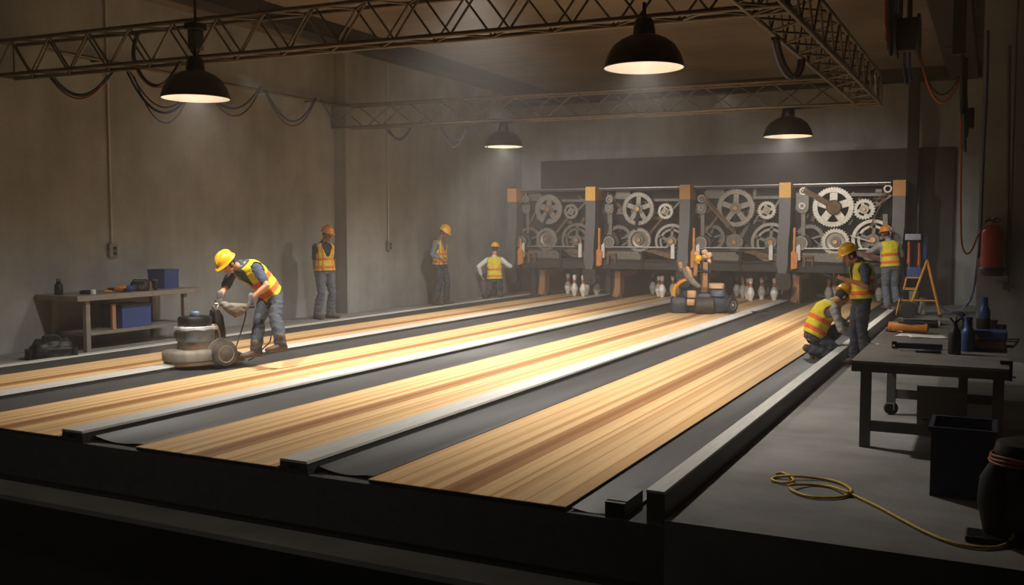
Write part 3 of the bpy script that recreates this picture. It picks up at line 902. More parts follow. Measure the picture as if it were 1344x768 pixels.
def gear(bm, c, r, th, teeth, inner=.72, tooth=.07, hub=.25, spokes=5, spw=.16, disc=False):
    """toothed wheel in the XZ plane, its face to -Y at c.y"""
    c = V(c); n = teeth * 4
    outer = []
    for k in range(n):
        a = 2 * PI * k / n; rr = r if k % 4 in (0, 1) else r * (1 - tooth)
        outer.append((a, rr))
    def rg(f, y):
        return [c + V((math.cos(a) * f(rr), y, math.sin(a) * f(rr))) for a, rr in outer]
    ri = r * inner
    A = rg(lambda q: q, 0); B = rg(lambda q: ri, 0); C_ = rg(lambda q: ri, th); D_ = rg(lambda q: q, th)
    loft(bm, [A, B, C_, D_, A], closed=False)
    # raised bead along the inside of the rim
    lathe(bm, [(ri * 1.07, -.012), (ri * 1.0, -.012), (ri * 1.0, 0.01), (ri * 1.07, .01), (ri * 1.07, -.012)], c, (0, 1, 0), 40, closed=False)
    if disc:
        lathe(bm, [(.01, th * .30), (r * hub, th * .30), (r * hub * 1.3, th * .5), (ri * .86, th * .35), (ri * 1.02, th * .55), (ri * 1.02, th * .8), (.01, th * .8)], c, (0, 1, 0), 36)
    else:
        for k in range(spokes):
            a = 2 * PI * k / spokes + .3
            R_ = Matrix.Rotation(-a, 3, 'Y'); L = ri * 1.03 - r * hub * .6
            m = r * hub * .6 + L / 2
            box(bm, c + R_ @ V((m, th * .55, 0)), (L, th * .5, r * spw), R_)
    return bm


def hubm(bm, c, r, th):
    lathe(bm, [(.01, -.035), (r * .45, -.035), (r * .5, -.028), (r * .5, -.012), (r, -.012), (r, th), (.01, th)], c, (0, 1, 0), 24)
    return bm


def ringm(bm, c, r, w, th, n=36):
    lathe(bm, [(r - w, 0), (r, 0), (r, th), (r - w, th), (r - w, 0)], c, (0, 1, 0), n, closed=False)
    return bm


def barm(bm, a, b_, w, th):
    """flat bar in the XZ plane between two points"""
    a, b_ = V(a), V(b_); d = b_ - a
    ang = math.atan2(d.z, d.x); R_ = Matrix.Rotation(-ang, 3, 'Y')
    box(bm, (a + b_) / 2, (d.length, th, w), R_)
    return bm


BAYS = [
    dict(big=(719.9, 274.9, 19.8), small=(749.4, 277.5, 10.3), mid=(717.3, 314.1, 15.5), ring=(694.5, 314, 17), wheel=(757.3, 315.3, 22.5), motor=(683.7, 317.3, 6.8), roll=(690.2, 261.6, 4.6), plate=(690.7, 273.9, 5.6), kind=0, mat=M_GEAR),
    dict(big=(837.4, 274.2, 22), small=(873.4, 277.3, 10.8), mid=(838.9, 315.3, 16.5), ring=(812.7, 314, 19), wheel=(881.5, 316.8, 23), motor=(799.2, 317.9, 7.2), roll=(799.7, 261.7, 4.8), plate=(799.5, 273.6, 6), kind=1, mat=M_GEAR),
    dict(big=(965.5, 273.1, 25.2), small=(1006.3, 276.1, 12.3), mid=(964, 318, 11), ring=(934.9, 312, 17.5), wheel=(1011.5, 318.3, 26), motor=(919.6, 319.1, 7.8), roll=(920.6, 260.7, 5.2), plate=(920.6, 273.4, 6.6), kind=2, mat=M_GEAR),
    dict(big=(1093.4, 271.9, 26.5), small=(1134.1, 274.6, 14), mid=(1096.3, 317.6, 18), ring=(1062.5, 314, 20), wheel=(1145.7, 315, 27), motor=(1050.4, 319.4, 8.8), roll=(1054.4, 251, 5.2), plate=(1053, 270.4, 8), kind=3, mat=M_GEARL),
]
PN_ = ['leftmost pinsetter, an open gear machine above the leftmost lane', 'second pinsetter from the left, with a pale open big gear', 'third pinsetter from the left, with a long diagonal lever over its big gear', 'rightmost pinsetter, brightest gears, with a worker reaching into it']
for i, B_ in enumerate(BAYS):
    xl, xr = COLX[i] + .14, COLX[i + 1] - .19
    t = thing('pinsetter', PN_[i], 'pinsetter', ((xl + xr) / 2, YM + .2, 0), group='pinsetters')
    w = lambda q, dy=0.: gy(q[0], q[1], YM + dy)
    rr = lambda q: q[2] / ppm(gy(q[0], q[1], YM).x, YM)
    Gm = B_['mat']
    b = bmn(); bbox(b, xl, xr, YM + .30, YM + .36, .95, 2.78); part('back_panel', b, M_MACHB, t)
    b = bmn(); bbox(b, xl, xr, YM - .10, YM + .36, 2.72, 2.80); part('top_beam', b, M_MACH, t)
    b = bmn(); bbox(b, xl, xr, YM - .112, YM - .10, 2.775, 2.79); part('top_beam_edge', b, M_STEEL, t)
    # gears
    g = part('gear', gear(bmn(), w(B_['big'], -.06), rr(B_['big']), .09, 46, .74 if B_['kind'] != 0 else .62, .055, .30, 5, .36 if B_['kind'] in (0, 3) else .27), Gm, t, 30)
    part('hub', hubm(bmn(), w(B_['big'], -.05), rr(B_['big']) * .30, .1), M_GEARD if B_['kind'] != 3 else M_GEAR, g, 40)
    part('bush', lathe(bmn(), [(.02, -.07), (.055, -.07), (.055, .02), (.02, .02)], w(B_['big'], -.05), (0, 1, 0), 16), M_BRASS, g, 40)
    g = part('gear', gear(bmn(), w(B_['small'], -.02), rr(B_['small']), .08, 22, .62, .12, .3, 4, .3), M_GEARL if B_['kind'] else M_GEAR, t, 30)
    part('hub', hubm(bmn(), w(B_['small'], -.02), rr(B_['small']) * .42, .08), M_GEAR, g, 40)
    part('bush', lathe(bmn(), [(.01, -.06), (.03, -.06), (.03, .02), (.01, .02)], w(B_['small'], -.02), (0, 1, 0), 12), M_BRASS, g, 40)
    if B_['kind'] != 2:
        g = part('gear', gear(bmn(), w(B_['mid'], -.08), rr(B_['mid']), .09, 30, .70, .09, .3, 0, 0, True), Gm, t, 30)
    else:
        g = part('pulley', lathe(bmn(), [(.01, 0), (rr(B_['mid']), 0), (rr(B_['mid']), .03), (rr(B_['mid']) * .85, .05), (rr(B_['mid']), .07), (rr(B_['mid']), .1), (.01, .1)], w(B_['mid'], -.08), (0, 1, 0), 26), M_GEARD, t, 40)
    part('hub', hubm(bmn(), w(B_['mid'], -.08), rr(B_['mid']) * .36, .08), M_GEARD, g, 40)
    part('bush', lathe(bmn(), [(.015, -.06), (.05, -.06), (.05, .02), (.015, .02)], w(B_['mid'], -.08), (0, 1, 0), 14), M_BRASS, g, 40)
    part('gear', gear(bmn(), w(B_['ring'], .06), rr(B_['ring']), .08, 32, .72, .08, .2, 3, .12), M_GEARD, t, 30)
    g = part('flywheel', ringm(ringm(bmn(), w(B_['wheel'], .02), rr(B_['wheel']), rr(B_['wheel']) * .16, .09), w(B_['wheel'], .04), rr(B_['wheel']) * .72, rr(B_['wheel']) * .12, .05), Gm if B_['kind'] else M_GEARD, t, 40)
    b = bmn()
    for k in range(5):
        a = 2 * PI * k / 5 + .25; c = w(B_['wheel'], .06); R_ = Matrix.Rotation(-a, 3, 'Y')
        box(b, c + R_ @ V((rr(B_['wheel']) * .5, 0, 0)), (rr(B_['wheel']) * .8, .04, rr(B_['wheel']) * .16), R_)
    part('spokes', b, M_GEARD, g)
    part('hub', hubm(bmn(), w(B_['wheel'], -.02), rr(B_['wheel']) * .30, .1), M_GEARD, g, 40)
    part('bush', lathe(bmn(), [(.02, -.07), (.062, -.07), (.062, .02), (.02, .02)], w(B_['wheel'], -.02), (0, 1, 0), 14), M_BRASS, g, 40)
    # motor drum at the left
    c = w(B_['motor'], -.16); r = rr(B_['motor'])
    mo = part('motor', lathe(bmn(), [(.01, .05), (r * .95, .05), (r, .06), (r, .14), (r * 1.5, .16), (r * 1.55, .3), (r * 1.2, .34), (.01, .34)], c, (0, 1, 0), 28), M_MACH, t, 40)
    part('motor_cap', lathe(bmn(), [(.01, -.01), (r * .98, -.01), (r * .98, .05), (.01, .05)], c, (0, 1, 0), 28), M_GEARD, mo, 40)
    part('motor_rim', ringm(bmn(), c + V((0, -.014, 0)), r * 1.03, .014, .06, 28), M_GEARL, mo, 40)
    # rollers and hanger at the upper left
    c = w(B_['roll'], -.10); part('roller', ringm(ringm(bmn(), c, rr(B_['roll']), rr(B_['roll']) * .42, .1, 22), c + V((0, .02, 0)), rr(B_['roll']) * .4, rr(B_['roll']) * .36, .06, 14), Gm, t, 40)
    c = w(B_['plate'], -.06); r = rr(B_['plate'])
    b = bmn(); prism(b, [(-r, 2.2 * r if i == 3 else r * .9), (-r, -.4 * r), (-.7 * r, -r), (0, -1.25 * r), (.7 * r, -r), (r, -.4 * r), (r, 2.2 * r if i == 3 else r * .9)], c, (1, 0, 0), (0, 0, 1), (0, .05, 0)); pl = part('hanger_plate', b, M_GEARD, t)
    part('hanger_bush', ringm(bmn(), c + V((0, -.03, 0)), r * .55, r * .25, .05, 18), Gm, pl, 40)
    b = bmn(); barm(b, c + V((.02, .06, -r)), c + V((.02, .06, -r - .55)), .09, .03); part('hanger_arm', b, M_GEARD, t)
    # cross bars, levers and belts
    s3 = lambda x, y, dy=0.: gy(x, y, YM + dy)
    bx = B_['big']; sm = B_['small']; wh = B_['wheel']
    xr_px = [773, 896, 1027, 1172][i]
    b = bmn(); barm(b, s3(bx[0] + bx[2] * .9, sm[1] - sm[2] * 1.35, .10), s3(xr_px - 4, sm[1] - sm[2] * 1.38, .10), .07, .05); part('cross_bar', b, M_GEARD, t)
    b = bmn(); barm(b, s3(xr_px - 2, sm[1] - sm[2] * 1.3, .03), s3(sm[0] + sm[2] * .6, sm[1] + 1, .03), .045, .03); part('link_bar', b, M_GEARD, t)
    if i in (0, 1):
        b = bmn(); barm(b, s3(sm[0] - sm[2] * .4, sm[1] + sm[2] * .9, .05), s3(B_['mid'][0] + B_['mid'][2] * .8, B_['mid'][1] - 8, .05), .05, .03); part('link_bar', b, M_RUST, t)
        b = bmn(); prism(b, [(-.2, -.1), (-.16, .1), (-.05, .13), (.2, .1), (.24, -.06), (.1, -.12)], s3(bx[0] - bx[2] * .95, bx[1] - bx[2] * .85, .12), (1, 0, 0), (0, 0, 1), (0, .06, 0)); part('cover_plate', b, M_GEARD, t)
        b = bmn(); barm(b, s3(bx[0], bx[1] + 4, -.09), s3(bx[0] - (9 if i == 0 else 3), bx[1] + bx[2] + 6, -.09), .07, .02); part('crank_arm', b, M_MACHB, t)
    if i == 2:
        b = bmn(); barm(b, s3(921, 259, -.13), s3(963, 305, -.13), .05, .03); barm(b, s3(924.5, 257.5, -.13), s3(966, 303.5, -.13), .02, .04); part('lever', b, M_RUST, t)
        b = bmn(); barm(b, s3(944, 281, -.11), s3(926, 306, -.11), .05, .03); part('link_bar', b, M_RUST, t)
        b = bmn(); prism(b, [(-.25, -.12), (-.25, .05), (-.15, .14), (.2, .14), (.3, -.12)], s3(938, 254, .12), (1, 0, 0), (0, 0, 1), (0, .06, 0)); part('cover_plate', b, M_GEARD, t)
    if i == 3:
        b = bmn(); barm(b, s3(1055, 249.5, -.13), s3(1094, 271, -.13), .12, .035); le = part('lever', b, M_RUST, t)
        part('lever_boss', lathe(bmn(), [(.01, -.02), (.15, -.02), (.17, .0), (.17, .05), (.01, .05)], s3(1094, 272, -.14), (0, 1, 0), 24), M_RUST, le, 40)
        c = s3(1165.2, 247.7, -.10); part('roller', ringm(bmn(), c, .09, .035, .08, 22), M_GEARL, t, 40)
        b = bmn(); barm(b, s3(1163.5, 251, -.08), s3(1141, 300, -.08), .025, .02); barm(b, s3(1162, 251, -.08), s3(1146, 268, -.08), .03, .02); part('drive_belt', b, M_RUST, t)
        b = bmn(); barm(b, s3(1116, 309, -.12), s3(1142, 317, -.12), .025, .025); part('link_bar', b, M_GEARL, t)
        b = bmn(); barm(b, s3(1162, 281, 0), s3(1162, 300, 0), .1, .05); part('guide_plate', b, M_GEARD, t)
    # extra small workings behind the gears
    rnd = random.Random(40 + i)
    for k in range(24):
        x = xl + .1 + (xr - xl - .2) * rnd.random(); z = 1.15 + 1.5 * rnd.random(); a = rnd.choice((0, PI / 2, .6, -.7, 1.1))
        L = .1 + .3 * rnd.random()
        c = V((x, YM + .2 + .06 * rnd.random(), z)); d = V((math.cos(a), 0, math.sin(a))) * L / 2
        part('linkage' if k % 3 else 'rusty_link', barm(bmn(), c - d, c + d, .03 + .06 * rnd.random(), .04), M_GEARD if k % 3 else M_RUST, t)
    # the deck under the gears
    b = bmn(); bbox(b, xl + .22, xr - .28, YM - .16, YM + .05, 1.285, 1.31); part('deck_rail', b, M_STEEL, t)
    b = bmn(); bbox(b, xl, xr, YM - .05, YM + .36, 1.20, 1.28); part('deck', b, M_MACH, t)
    b = bmn(); prism(b, [(.22, 1.19), (1.05, 1.19), (1.2, 1.05), (1.1, .98), (.3, 1.0)], (xl, YM - .1, 0), (1, 0, 0), (0, 0, 1), (0, .3, 0)); part('pin_chute', b, M_GEARD, t)
    b = bmn(); prism(b, [(1.25, 1.2), (1.9, 1.02), (2.05, .98), (2.0, 1.12), (1.5, 1.24)], (xl, YM - .12, 0), (1, 0, 0), (0, 0, 1), (0, .2, 0)); part('chute_arm', b, M_RUST, t)
    b = bmn(); bbox(b, xl, xr, YM - .12, YM + .3, .74, .98); part('sweep_beam', b, M_MACH, t)
    b = bmn(); bbox(b, xl + .1, xr - .1, YM - .15, YM - .12, .92, .96); bbox(b, xl + 1.15, xl + 1.22, YM - .15, YM - .12, .74, 1.2); part('sweep_bar', b, M_MACHB, t)
    b = bmn(); bbox(b, xl + .26, xl + .33, YM - .22, YM - .12, .86, 1.12); bbox(b, xl + .1, xl + .5, YM - .2, YM - .13, 1.08, 1.13); bbox(b, xl + .46, xl + .5, YM - .2, YM - .13, .88, 1.1); part('bracket', b, M_RUST, t)
    for xx in ((xl + .16, xr - .14) if i else (xl + .12, xr - .14)):
        b = bmn(); prism(b, [(-.04, 1.02), (.05, 1.02), (.05, 1.32), (.03, 1.40), (-.04, 1.34)], (xx, YM - .22, 0), (1, 0, 0), (0, 0, 1), (0, .06, 0)); part('pin_guard', b, M_WHITE, t, label='white side guard')
    b = bmn(); bbox(b, xl + .05, xl + .10, YM - .26, YM - .2, 1.1, 1.78 if i else 1.5); le = part('release_lever', b, M_ORANGE, t, label='orange lever')
    b = bmn(); prism(b, [(-.01, .80), (.13, .84), (.14, 1.16), (.05, 1.28), (-.01, 1.2)], (xl + .02, YM - .28, 0), (1, 0, 0), (0, 0, 1), (0, .1, 0)); part('lever_foot', b, M_ORANGE, le)

CAPN = ['grey machine post with dull orange top at the far left of the pinsetters', 'grey machine post with yellow top between the first and second pinsetters', 'grey machine post with dull orange top between the second and third pinsetters',
        'grey machine post with yellow top between the third and rightmost pinsetters', 'grey machine post with dull orange top at the right end of the pinsetters']
for i, x in enumerate(COLX):
    t = thing('machine_post', CAPN[i], 'post', (x, YM - .1, 0), group='machine posts')
    b = bmn(); prism(b, [(-.13, 2.47), (-.13, 1.9), (-.16, 1.45), (-.18, .95), (-.13, .72), (.06, .72), (.09, .95), (.09, 1.4), (.125, 1.8), (.13, 2.47)], (x, YM - .32, 0), (1, 0, 0), (0, 0, 1), (0, .5, 0)); part('post_shaft', b, M_POST, t)
    b = bmn(); bbox(b, x - .132, x + .132, YM - .335, YM + .2, 2.47, 2.82); part('post_cap', b, M_YCAP if i in (1, 3) else M_OCAP, t)
    b = bmn(); prism(b, [(-.17, .719), (-.15, .42), (-.08, .33), (.14, .33), (.2, .45), (.16, .719)], (x, YM - .42, 0), (1, 0, 0), (0, 0, 1), (0, .16, 0)); part('post_shield', b, M_MACH, t)
KN = ['black kickback divider with wooden trim left of the leftmost lane', 'black kickback divider with wooden trim between the first and second lanes', 'black kickback divider with wooden trim behind the robot machine', 'black kickback divider with wooden trim left of the rightmost lane']
for i in range(4):
    x1 = LANES[i][0] - .30; x0 = x1 - .36
    t = thing('kickback_divider', KN[i], 'divider', ((x0 + x1) / 2, 23.5, -.03), group='kickback dividers')
    b = bmn(); bbox(b, x0, x1 - .02, 23.52, 26.1, -.034, .70); part('divider_panel', b, M_KICK, t)
    # trim: an upright with a curved foot and a rail along the top, on the face toward the lane and on the front
    b = bmn()
    prism(b, [(23.42, 0), (23.60, .0), (23.72, .12), (23.75, .30), (23.75, .55), (24.75, .58), (24.75, .70), (23.5, .70), (23.5, .2), (23.42, .05)], (x1 - .02, 0, -.034), (0, 1, 0), (0, 0, 1), (.02, 0, 0)); part('side_trim', b, M_WOODT, t)
    b = bmn(); prism(b, [(x0 + .12, 0), (x1 - .08, 0), (x1 - .02, .12), (x1, .3), (x1, .70), (x1 - .15, .70), (x1 - .15, .3), (x1 - .19, .12)], (0, 23.44, -.034), (1, 0, 0), (0, 0, 1), (0, .07, 0)); part('front_trim', b, M_WOODT, t)
    b = bmn(); bbox(b, x0 - .02, x0 + .12, 23.4, 23.52, -.034, .74); part('end_post', b, M_MACH, t)

# ------------------------------------------------------------------ pins
def make_pin_mesh(h):
    k = h / .381
    pf = [(.026, 0), (.029, .006), (.036, .035), (.047, .07), (.0575, .10), (.0605, .114), (.058, .14), (.049, .172), (.038, .20), (.0285, .225), (.0235, .25), (.0228, .262), (.0245, .285), (.029, .315), (.0322, .340), (.031, .36), (.024, .374), (.010, .381), (.0005, .381)]
    body = lathe(bmn(), [(r * k * 1.12, z * k) for r, z in pf], n=20)
    nk = [(.0262, .238), (.0262, .28)]
    band = lathe(bmn(), [(.030, .222), (.0258, .24), (.0250, .262), (.0268, .284), (.0225, .284), (.0225, .222)], n=20)
    band = bmn(); lathe(band, [(r * k * 1.12 + .0022, z * k) for r, z in ((.0300, .222), (.0238, .25), (.0231, .262), (.0252, .288))] + [(.015, .288 * k), (.015, .222 * k)], n=20)
    return body, band


PINS = [(745.5, 385, 23.95, 'back left pin of the leftmost lane, dim'), (754, 389, 23.2, 'front left pin of the leftmost lane'), (765.5, 390, 23.1, 'front middle pin of the leftmost lane'),
        (769.5, 387, 23.8, 'pin half hidden behind the front middle one on the leftmost lane'), (783.5, 389, 23.4, 'pin standing under the machine post at the right of the leftmost lane'),
        (857, 386, 24.9, 'dim back left pin of the second lane'), (864.5, 389, 24.0, 'second pin from the left on the second lane'), (869, 390, 23.7, 'front pin close against its neighbour on the second lane'),
        (883, 388, 24.1, 'pin beside the yellow backrest of the robot machine on the second lane'), (889.5, 386, 25.0, 'rearmost right pin of the second lane, above the machine'),
        (967, 388, 25.0, 'leftmost pin of the third lane, beside the robot machine'), (975, 391, 24.4, 'second pin from the left on the third lane'), (981.3, 392, 24.1, 'pin half hidden behind the front pin of the third lane'),
        (985, 394.5, 23.5, 'frontmost bright pin of the third lane'), (999.5, 392.5, 24.2, 'bright middle pin of the third lane'), (1004.5, 388.5, 25.2, 'dim pin behind the middle one on the third lane'),
        (1016, 394, 23.9, 'bright pin right of the middle on the third lane'), (1019.8, 389, 25.1, 'dim pin behind the bright right one on the third lane'), (1030.5, 393, 24.3, 'rightmost pin of the third lane, its head behind the post shield'),
        (1087, 395, 24.4, 'left pin of the rightmost lane, above the kneeling worker'), (1094.5, 394, 24.7, 'pin right of the left one on the rightmost lane'), (1153.5, 391, 24.9, 'pin on the rightmost lane between the two standing workers')]
proto = None
for x, y, Y, lb in PINS:
    d = _ray(x, y); p = V((d.x / d.y * Y, Y, 0.0))
    if proto is None:
        proto = thing('bowling_pin', 'white bowling pin, ' + lb, 'bowling pin', p, group='bowling pins')
        bo, ba = make_pin_mesh(.56)
        part('pin_body', bo, M_PIN, proto, 60, local=True); part('neck_band', ba, M_PINR, proto, 60, local=True)
    else:
        dup(proto, p, 0, 'white bowling pin, ' + lb, 'bowling pins')
# ------------------------------------------------------------------ floor sander
FS = Frame(258, gz(260, 481))
sa = FS.yaw + math.radians(207)
SX = V((math.cos(sa), math.sin(sa), 0)); SY = V((-math.sin(sa), math.cos(sa), 0))
t = thing('floor_sander', 'dusty grey walk-behind floor sander straddling the capping, held by the bending worker', 'floor sander', FS.base, sa)


def sq(z, hx, hy, cx=0., cy=0., p=.55, n=36):
    return ring((cx, cy, z), (1, 0, 0), (0, 1, 0), hx, hy, n, p)


P_ = lambda nm, b, m, par=t, sm=45, **k: part(nm, b, m, par, sm, local=True, **k)
b = loft(bmn(), [sq(.085, .34, .25, .04), sq(.10, .37, .27, .04), sq(.185, .375, .275, .04), sq(.22, .35, .255, .04), sq(.232, .30, .22, .03)]); bon = P_('bonnet', b, M_DUSTY)
b = loft(bmn(), [sq(.040, .33, .24, .04), sq(.045, .36, .255, .04), sq(.078, .36, .255, .04)]); P_('skirt', b, M_TAN)
b = loft(bmn(), [sq(.03, .30, .20, .06), sq(.046, .30, .20, .06)]); P_('sanding_drum', b, M_RUBB)
for y in (.285, -.285):
    w = P_('wheel', lathe(bmn(), [(.10, -.05), (.150, -.05), (.165, -.03), (.168, 0), (.165, .03), (.150, .05), (.10, .05)], (-.21, y, .168), (0, 1, 0), 32), M_RUBB)
    P_('rim', lathe(bmn(), [(.01, -.04), (.075, -.04), (.105, -.052), (.105, .052), (.075, .04), (.01, .04)], (-.21, y, .168), (0, 1, 0), 28), M_TAN, w, label='tan wheel rim')
    P_('hub', lathe(bmn(), [(.01, -.065), (.03, -.065), (.036, -.05), (.036, .05), (.03, .065), (.01, .065)], (-.21, y, .168), (0, 1, 0), 16), M_BLACKM, w)
b = loft(bmn(), [ring((-.21, .20 * k, .17), (1, 0, 0), (0, 0, 1), .19, .19, 24) for k in (1.0, 1.15)]); P_('wheel_guard', b, M_DUSTY)
b = loft(bmn(), [sq(.225, .20, .18, .03, p=.5), sq(.33, .19, .17, .03, p=.5)]); mo = P_('motor_base', b, M_RUST)
b = loft(bmn(), [sq(.33, .205, .185, .03, p=.5), sq(.36, .21, .19, .03, p=.5), sq(.47, .21, .19, .03, p=.5)]); P_('motor_housing', b, M_SANDB)
b = bmn()
for k in range(5):
    box(b, (.03 + .2115, -.12 + .06 * k, .41), (.006, .03, .07))
P_('air_vents', b, M_BLACK)
b = loft(bmn(), [sq(.47, .235, .21, .02, p=.6), sq(.48, .245, .22, .02, p=.6), sq(.505, .24, .215, .02, p=.6), sq(.515, .20, .18, .02, p=.6)])
for v in b.verts: v.co.z += .008 * math.sin(v.co.x * 30 + v.co.y * 17)
P_('collar', b, M_COLLAR)
b = loft(bmn(), [sq(.515, .175, .16, .03, p=.7), sq(.53, .19, .175, .03, p=.7), sq(.61, .195, .18, .03, p=.7), sq(.635, .18, .165, .03, p=.7), sq(.64, .06, .06, .03, p=.8)]); P_('motor_cover', b, M_BLACK)
kn_ = P_('knob', lathe(bmn(), [(.055, .635), (.06, .645), (.06, .685), (.045, .70), (.005, .70)], (.03, 0, 0), n=18), M_SANDB, label='blue grey top knob')
b = loft(bmn(), [sq(.16, .09, .12, -.24, p=.5), sq(.40, .085, .11, -.27, p=.5), sq(.62, .07, .085, -.26, p=.5), sq(.70, .045, .06, -.24, p=.5)]); P_('dust_tower', b, M_MACH)
b = bmn(); tube(b, smooth_path([(-.2, .1, .2), (-.23, .13, .35), (-.2, .12, .5), (-.12, .1, .52)]), .016); P_('fuel_hose', b, M_TAN)
b = loft(bmn(), [sq(.03, .17, .13, -.46, p=.6), sq(.12, .15, .12, -.44, p=.6), sq(.17, .10, .10, -.40, p=.6)]); P_('rear_plate', b, M_RUST)
# bag, grip and tube are set out between the worker's hands
hL, hR = F1.w(p1[2][0] + p1[3][0] * .09), F1.w(p1[2][1] + p1[3][1] * .09)
M_ = ROOTM[t].inverted()
a_, b_ = M_ @ hL, M_ @ hR
dv = (b_ - a_)
u_, v_ = basis(dv)
if v_.z < 0: v_ = -v_
rg = []
for k, (s_, r1, r2, dz) in enumerate(((.02, .02, .02, 0), (.10, .045, .045, -.01), (.22, .075, .075, -.04), (.45, .085, .090, -.06), (.70, .075, .065, -.035), (.88, .05, .035, 0), (.97, .025, .02, .012))):
    rg.append(ring(a_ + dv * s_ + v_ * dz, u_, v_, r1, r2, 20, .85))
bg = loft(bmn(), rg); bg = remesh(bg, .012, 1); wrinkle(bg, .014, 17, 8); P_('dust_bag', bg, M_BAG, sm=180)
b = bmn(); tube(b, [a_ - dv.normalized() * .06, a_, a_ + dv * .08], .018, 10); P_('grip', b, M_BLACK)
b = bmn(); tube(b, [b_ + dv.normalized() * .05, b_ - dv * .02], .018, 10)
tube(b, smooth_path([b_ - dv * .02, b_ + V((.04, 0, -.06)), b_ * .5 + V((-.20, 0, .70)) * .5 + V((.03, 0, .02)), (-.22, .02, .66)]), .016, 10); P_('handle_tube', b, M_STEEL)
pts = [F1.W(323, 404, -.2), F1.W(322, 416, -.1), F1.W(317, 434, 0), F1.W(311, 452, -.05), F1.W(307, 466, -.1), F1.W(303, 474, -.15)]
solo('power_cord', tube(bmn(), smooth_path(pts), .009, 8), M_CBLK, 'black power cord hanging from the sander grip to the floor', 'cord', smooth=180)
pts = [F1.W(356, 440, .12), F1.W(354, 449, .12), F1.W(347, 456, .12), F1.W(340, 462, .1), F1.W(334, 469, .0), F1.W(326, 473, -.0)]
solo('power_cord', tube(bmn(), smooth_path(pts), .009, 8), M_CBLK, 'black cord curving behind the legs of the bending worker', 'cord', smooth=180)

# ------------------------------------------------------------------ ride-on robot machine on the third lane
FR = Frame(918, gz(920, 411) + V((0, 0, .02))); R_ = FR
t = thing('robot_machine', 'blue-black wheeled robot machine with yellow backrest and raised arm on the third lane', 'machine', FR.base, FR.yaw)


def slab(b, x0, x1, y0, y1, d0, d1, p=.5, tp=1.):
    """rounded block whose front face spans the survey points"""
    A = FR.q(x0, y1, d0); B = FR.q(x1, y0, d0)
    cx, hx = (A.x + B.x) / 2, abs(B.x - A.x) / 2; z0, z1 = A.z, B.z; h = (z1 - z0)
    rg = []
    for k, s_ in ((0, .92), (.08, 1), (.85, 1 * tp + 0 * (1 - tp)), (1, .86 * tp)):
        rg.append(ring((cx, (d0 + d1) / 2, z0 + h * k), (1, 0, 0), (0, 1, 0), hx * s_, abs(d1 - d0) / 2 * s_, 24, p))
    return loft(b, rg)


P_ = lambda nm, b, m, par=t, sm=45, **k: part(nm, b, m, par, sm, local=True, **k)
P_('rear_pod', slab(bmn(), 879, 903, 391, 411, -.2, .35), M_NAVYM)
P_('chassis', slab(bmn(), 900, 957, 386, 409, -.05, .5), M_NAVYM)
P_('engine_hood', slab(bmn(), 930, 954, 374, 390, -.1, .45, tp=.85), M_NAVYM)
P_('hood_cover', slab(bmn(), 930, 951, 373, 379, -.12, .35), M_TAN)
P_('front_drum', lathe(bmn(), [(.01, -.2), (.13, -.2), (.175, -.17), (.185, -.1), (.185, .1), (.175, .17), (.13, .2), (.01, .2)], FR.q(925, 402, -.20) + V((0, 0, .01)), (1, 0, 0), 28), mat('dark_brown_drum', (54, 44, 38), .6, 0, var=.3, scale=12))
for dd in (-.16, .4):
    c = FR.q(960, 400, -.1); c.y += dd
    ax = V((.75, -.66, 0))
    w = P_('wheel', lathe(bmn(), [(.09, -.04), (.15, -.04), (.165, -.02), (.165, .02), (.15, .04), (.09, .04)], c, ax, 26), M_RUBB)
    P_('rim', lathe(bmn(), [(.01, -.03), (.09, -.045), (.09, .045), (.045, .03), (.03, .05), (.01, .05)], c, ax, 20), M_STEEL, w)
P_('seat', slab(bmn(), 893, 920, 381, 392, -.05, .35), M_MACH)
bk = [(887, 393), (885.5, 385), (887.5, 376), (893, 370), (901, 366.5)]
b = bmn(); rg = []
for x, y in bk:
    c = FR.q(x, y, .1); rg.append(ring(c, (.5, 0, -.4), (0, 1, 0), .07, .2, 14, .7))
loft(b, rg); sb = P_('backrest', b, M_HATO, sm=60)
b = bmn(); rg = []
for x, y in ((886, 388), (885, 381), (889, 373)):
    rg.append(ring(FR.q(x - 1, y, .03), (.5, 0, -.3), (0, 1, 0), .07, .16, 12, .7))
loft(b, rg); P_('backrest_highlight', b, M_HATY, sb, label='yellow highlight on the backrest')  # highlight of the curved shell, put in as a yellow piece
P_('control_box', slab(bmn(), 901.5, 914, 382, 391, -.25, .0), M_TAN); P_('control_box', slab(bmn(), 901, 913, 393, 401, -.24, .0), M_TAN)
b = bmn(); limb(b, [FR.q(899, 354, 0), FR.q(903, 362, 0), FR.q(910, 371, 0), FR.q(917, 376, 0)], [.06, .08, .065, .05]); arm_ = P_('arm', b, M_DUSTY, sm=60)
b = bmn(); limb(b, [FR.q(894, 351, 0), FR.q(893, 346, 0)], [.035, .045]); limb(b, [FR.q(902, 352, -.05), FR.q(905, 357, -.05), FR.q(907, 363, -.05)], [.045, .05, .03]); P_('claw', b, M_TAN, arm_, 60)
b = bmn(); cyl(b, FR.q(919, 384, .1), FR.q(919, 358, .1), .025); limb(b, [FR.q(917, 357, .1), FR.q(925, 355.5, .1), FR.q(933, 358, .1)], [.025, .03, .025]); P_('steering_column', b, M_BLACKM, sm=60)
b = bmn(); bbox(b, *(FR.q(922.5, 377, .2).x, FR.q(928.5, 377, .2).x), .14, .26, FR.q(925, 377, .2).z, FR.q(925, 344, .2).z); m_ = P_('mast', b, M_WOODT)
b = bmn(); limb(b, [FR.q(912, 361, .2), FR.q(913.5, 350, .2), FR.q(914, 343, .2)], [.055, .05, .05]); P_('side_mast', b, M_WOODT, sm=60)
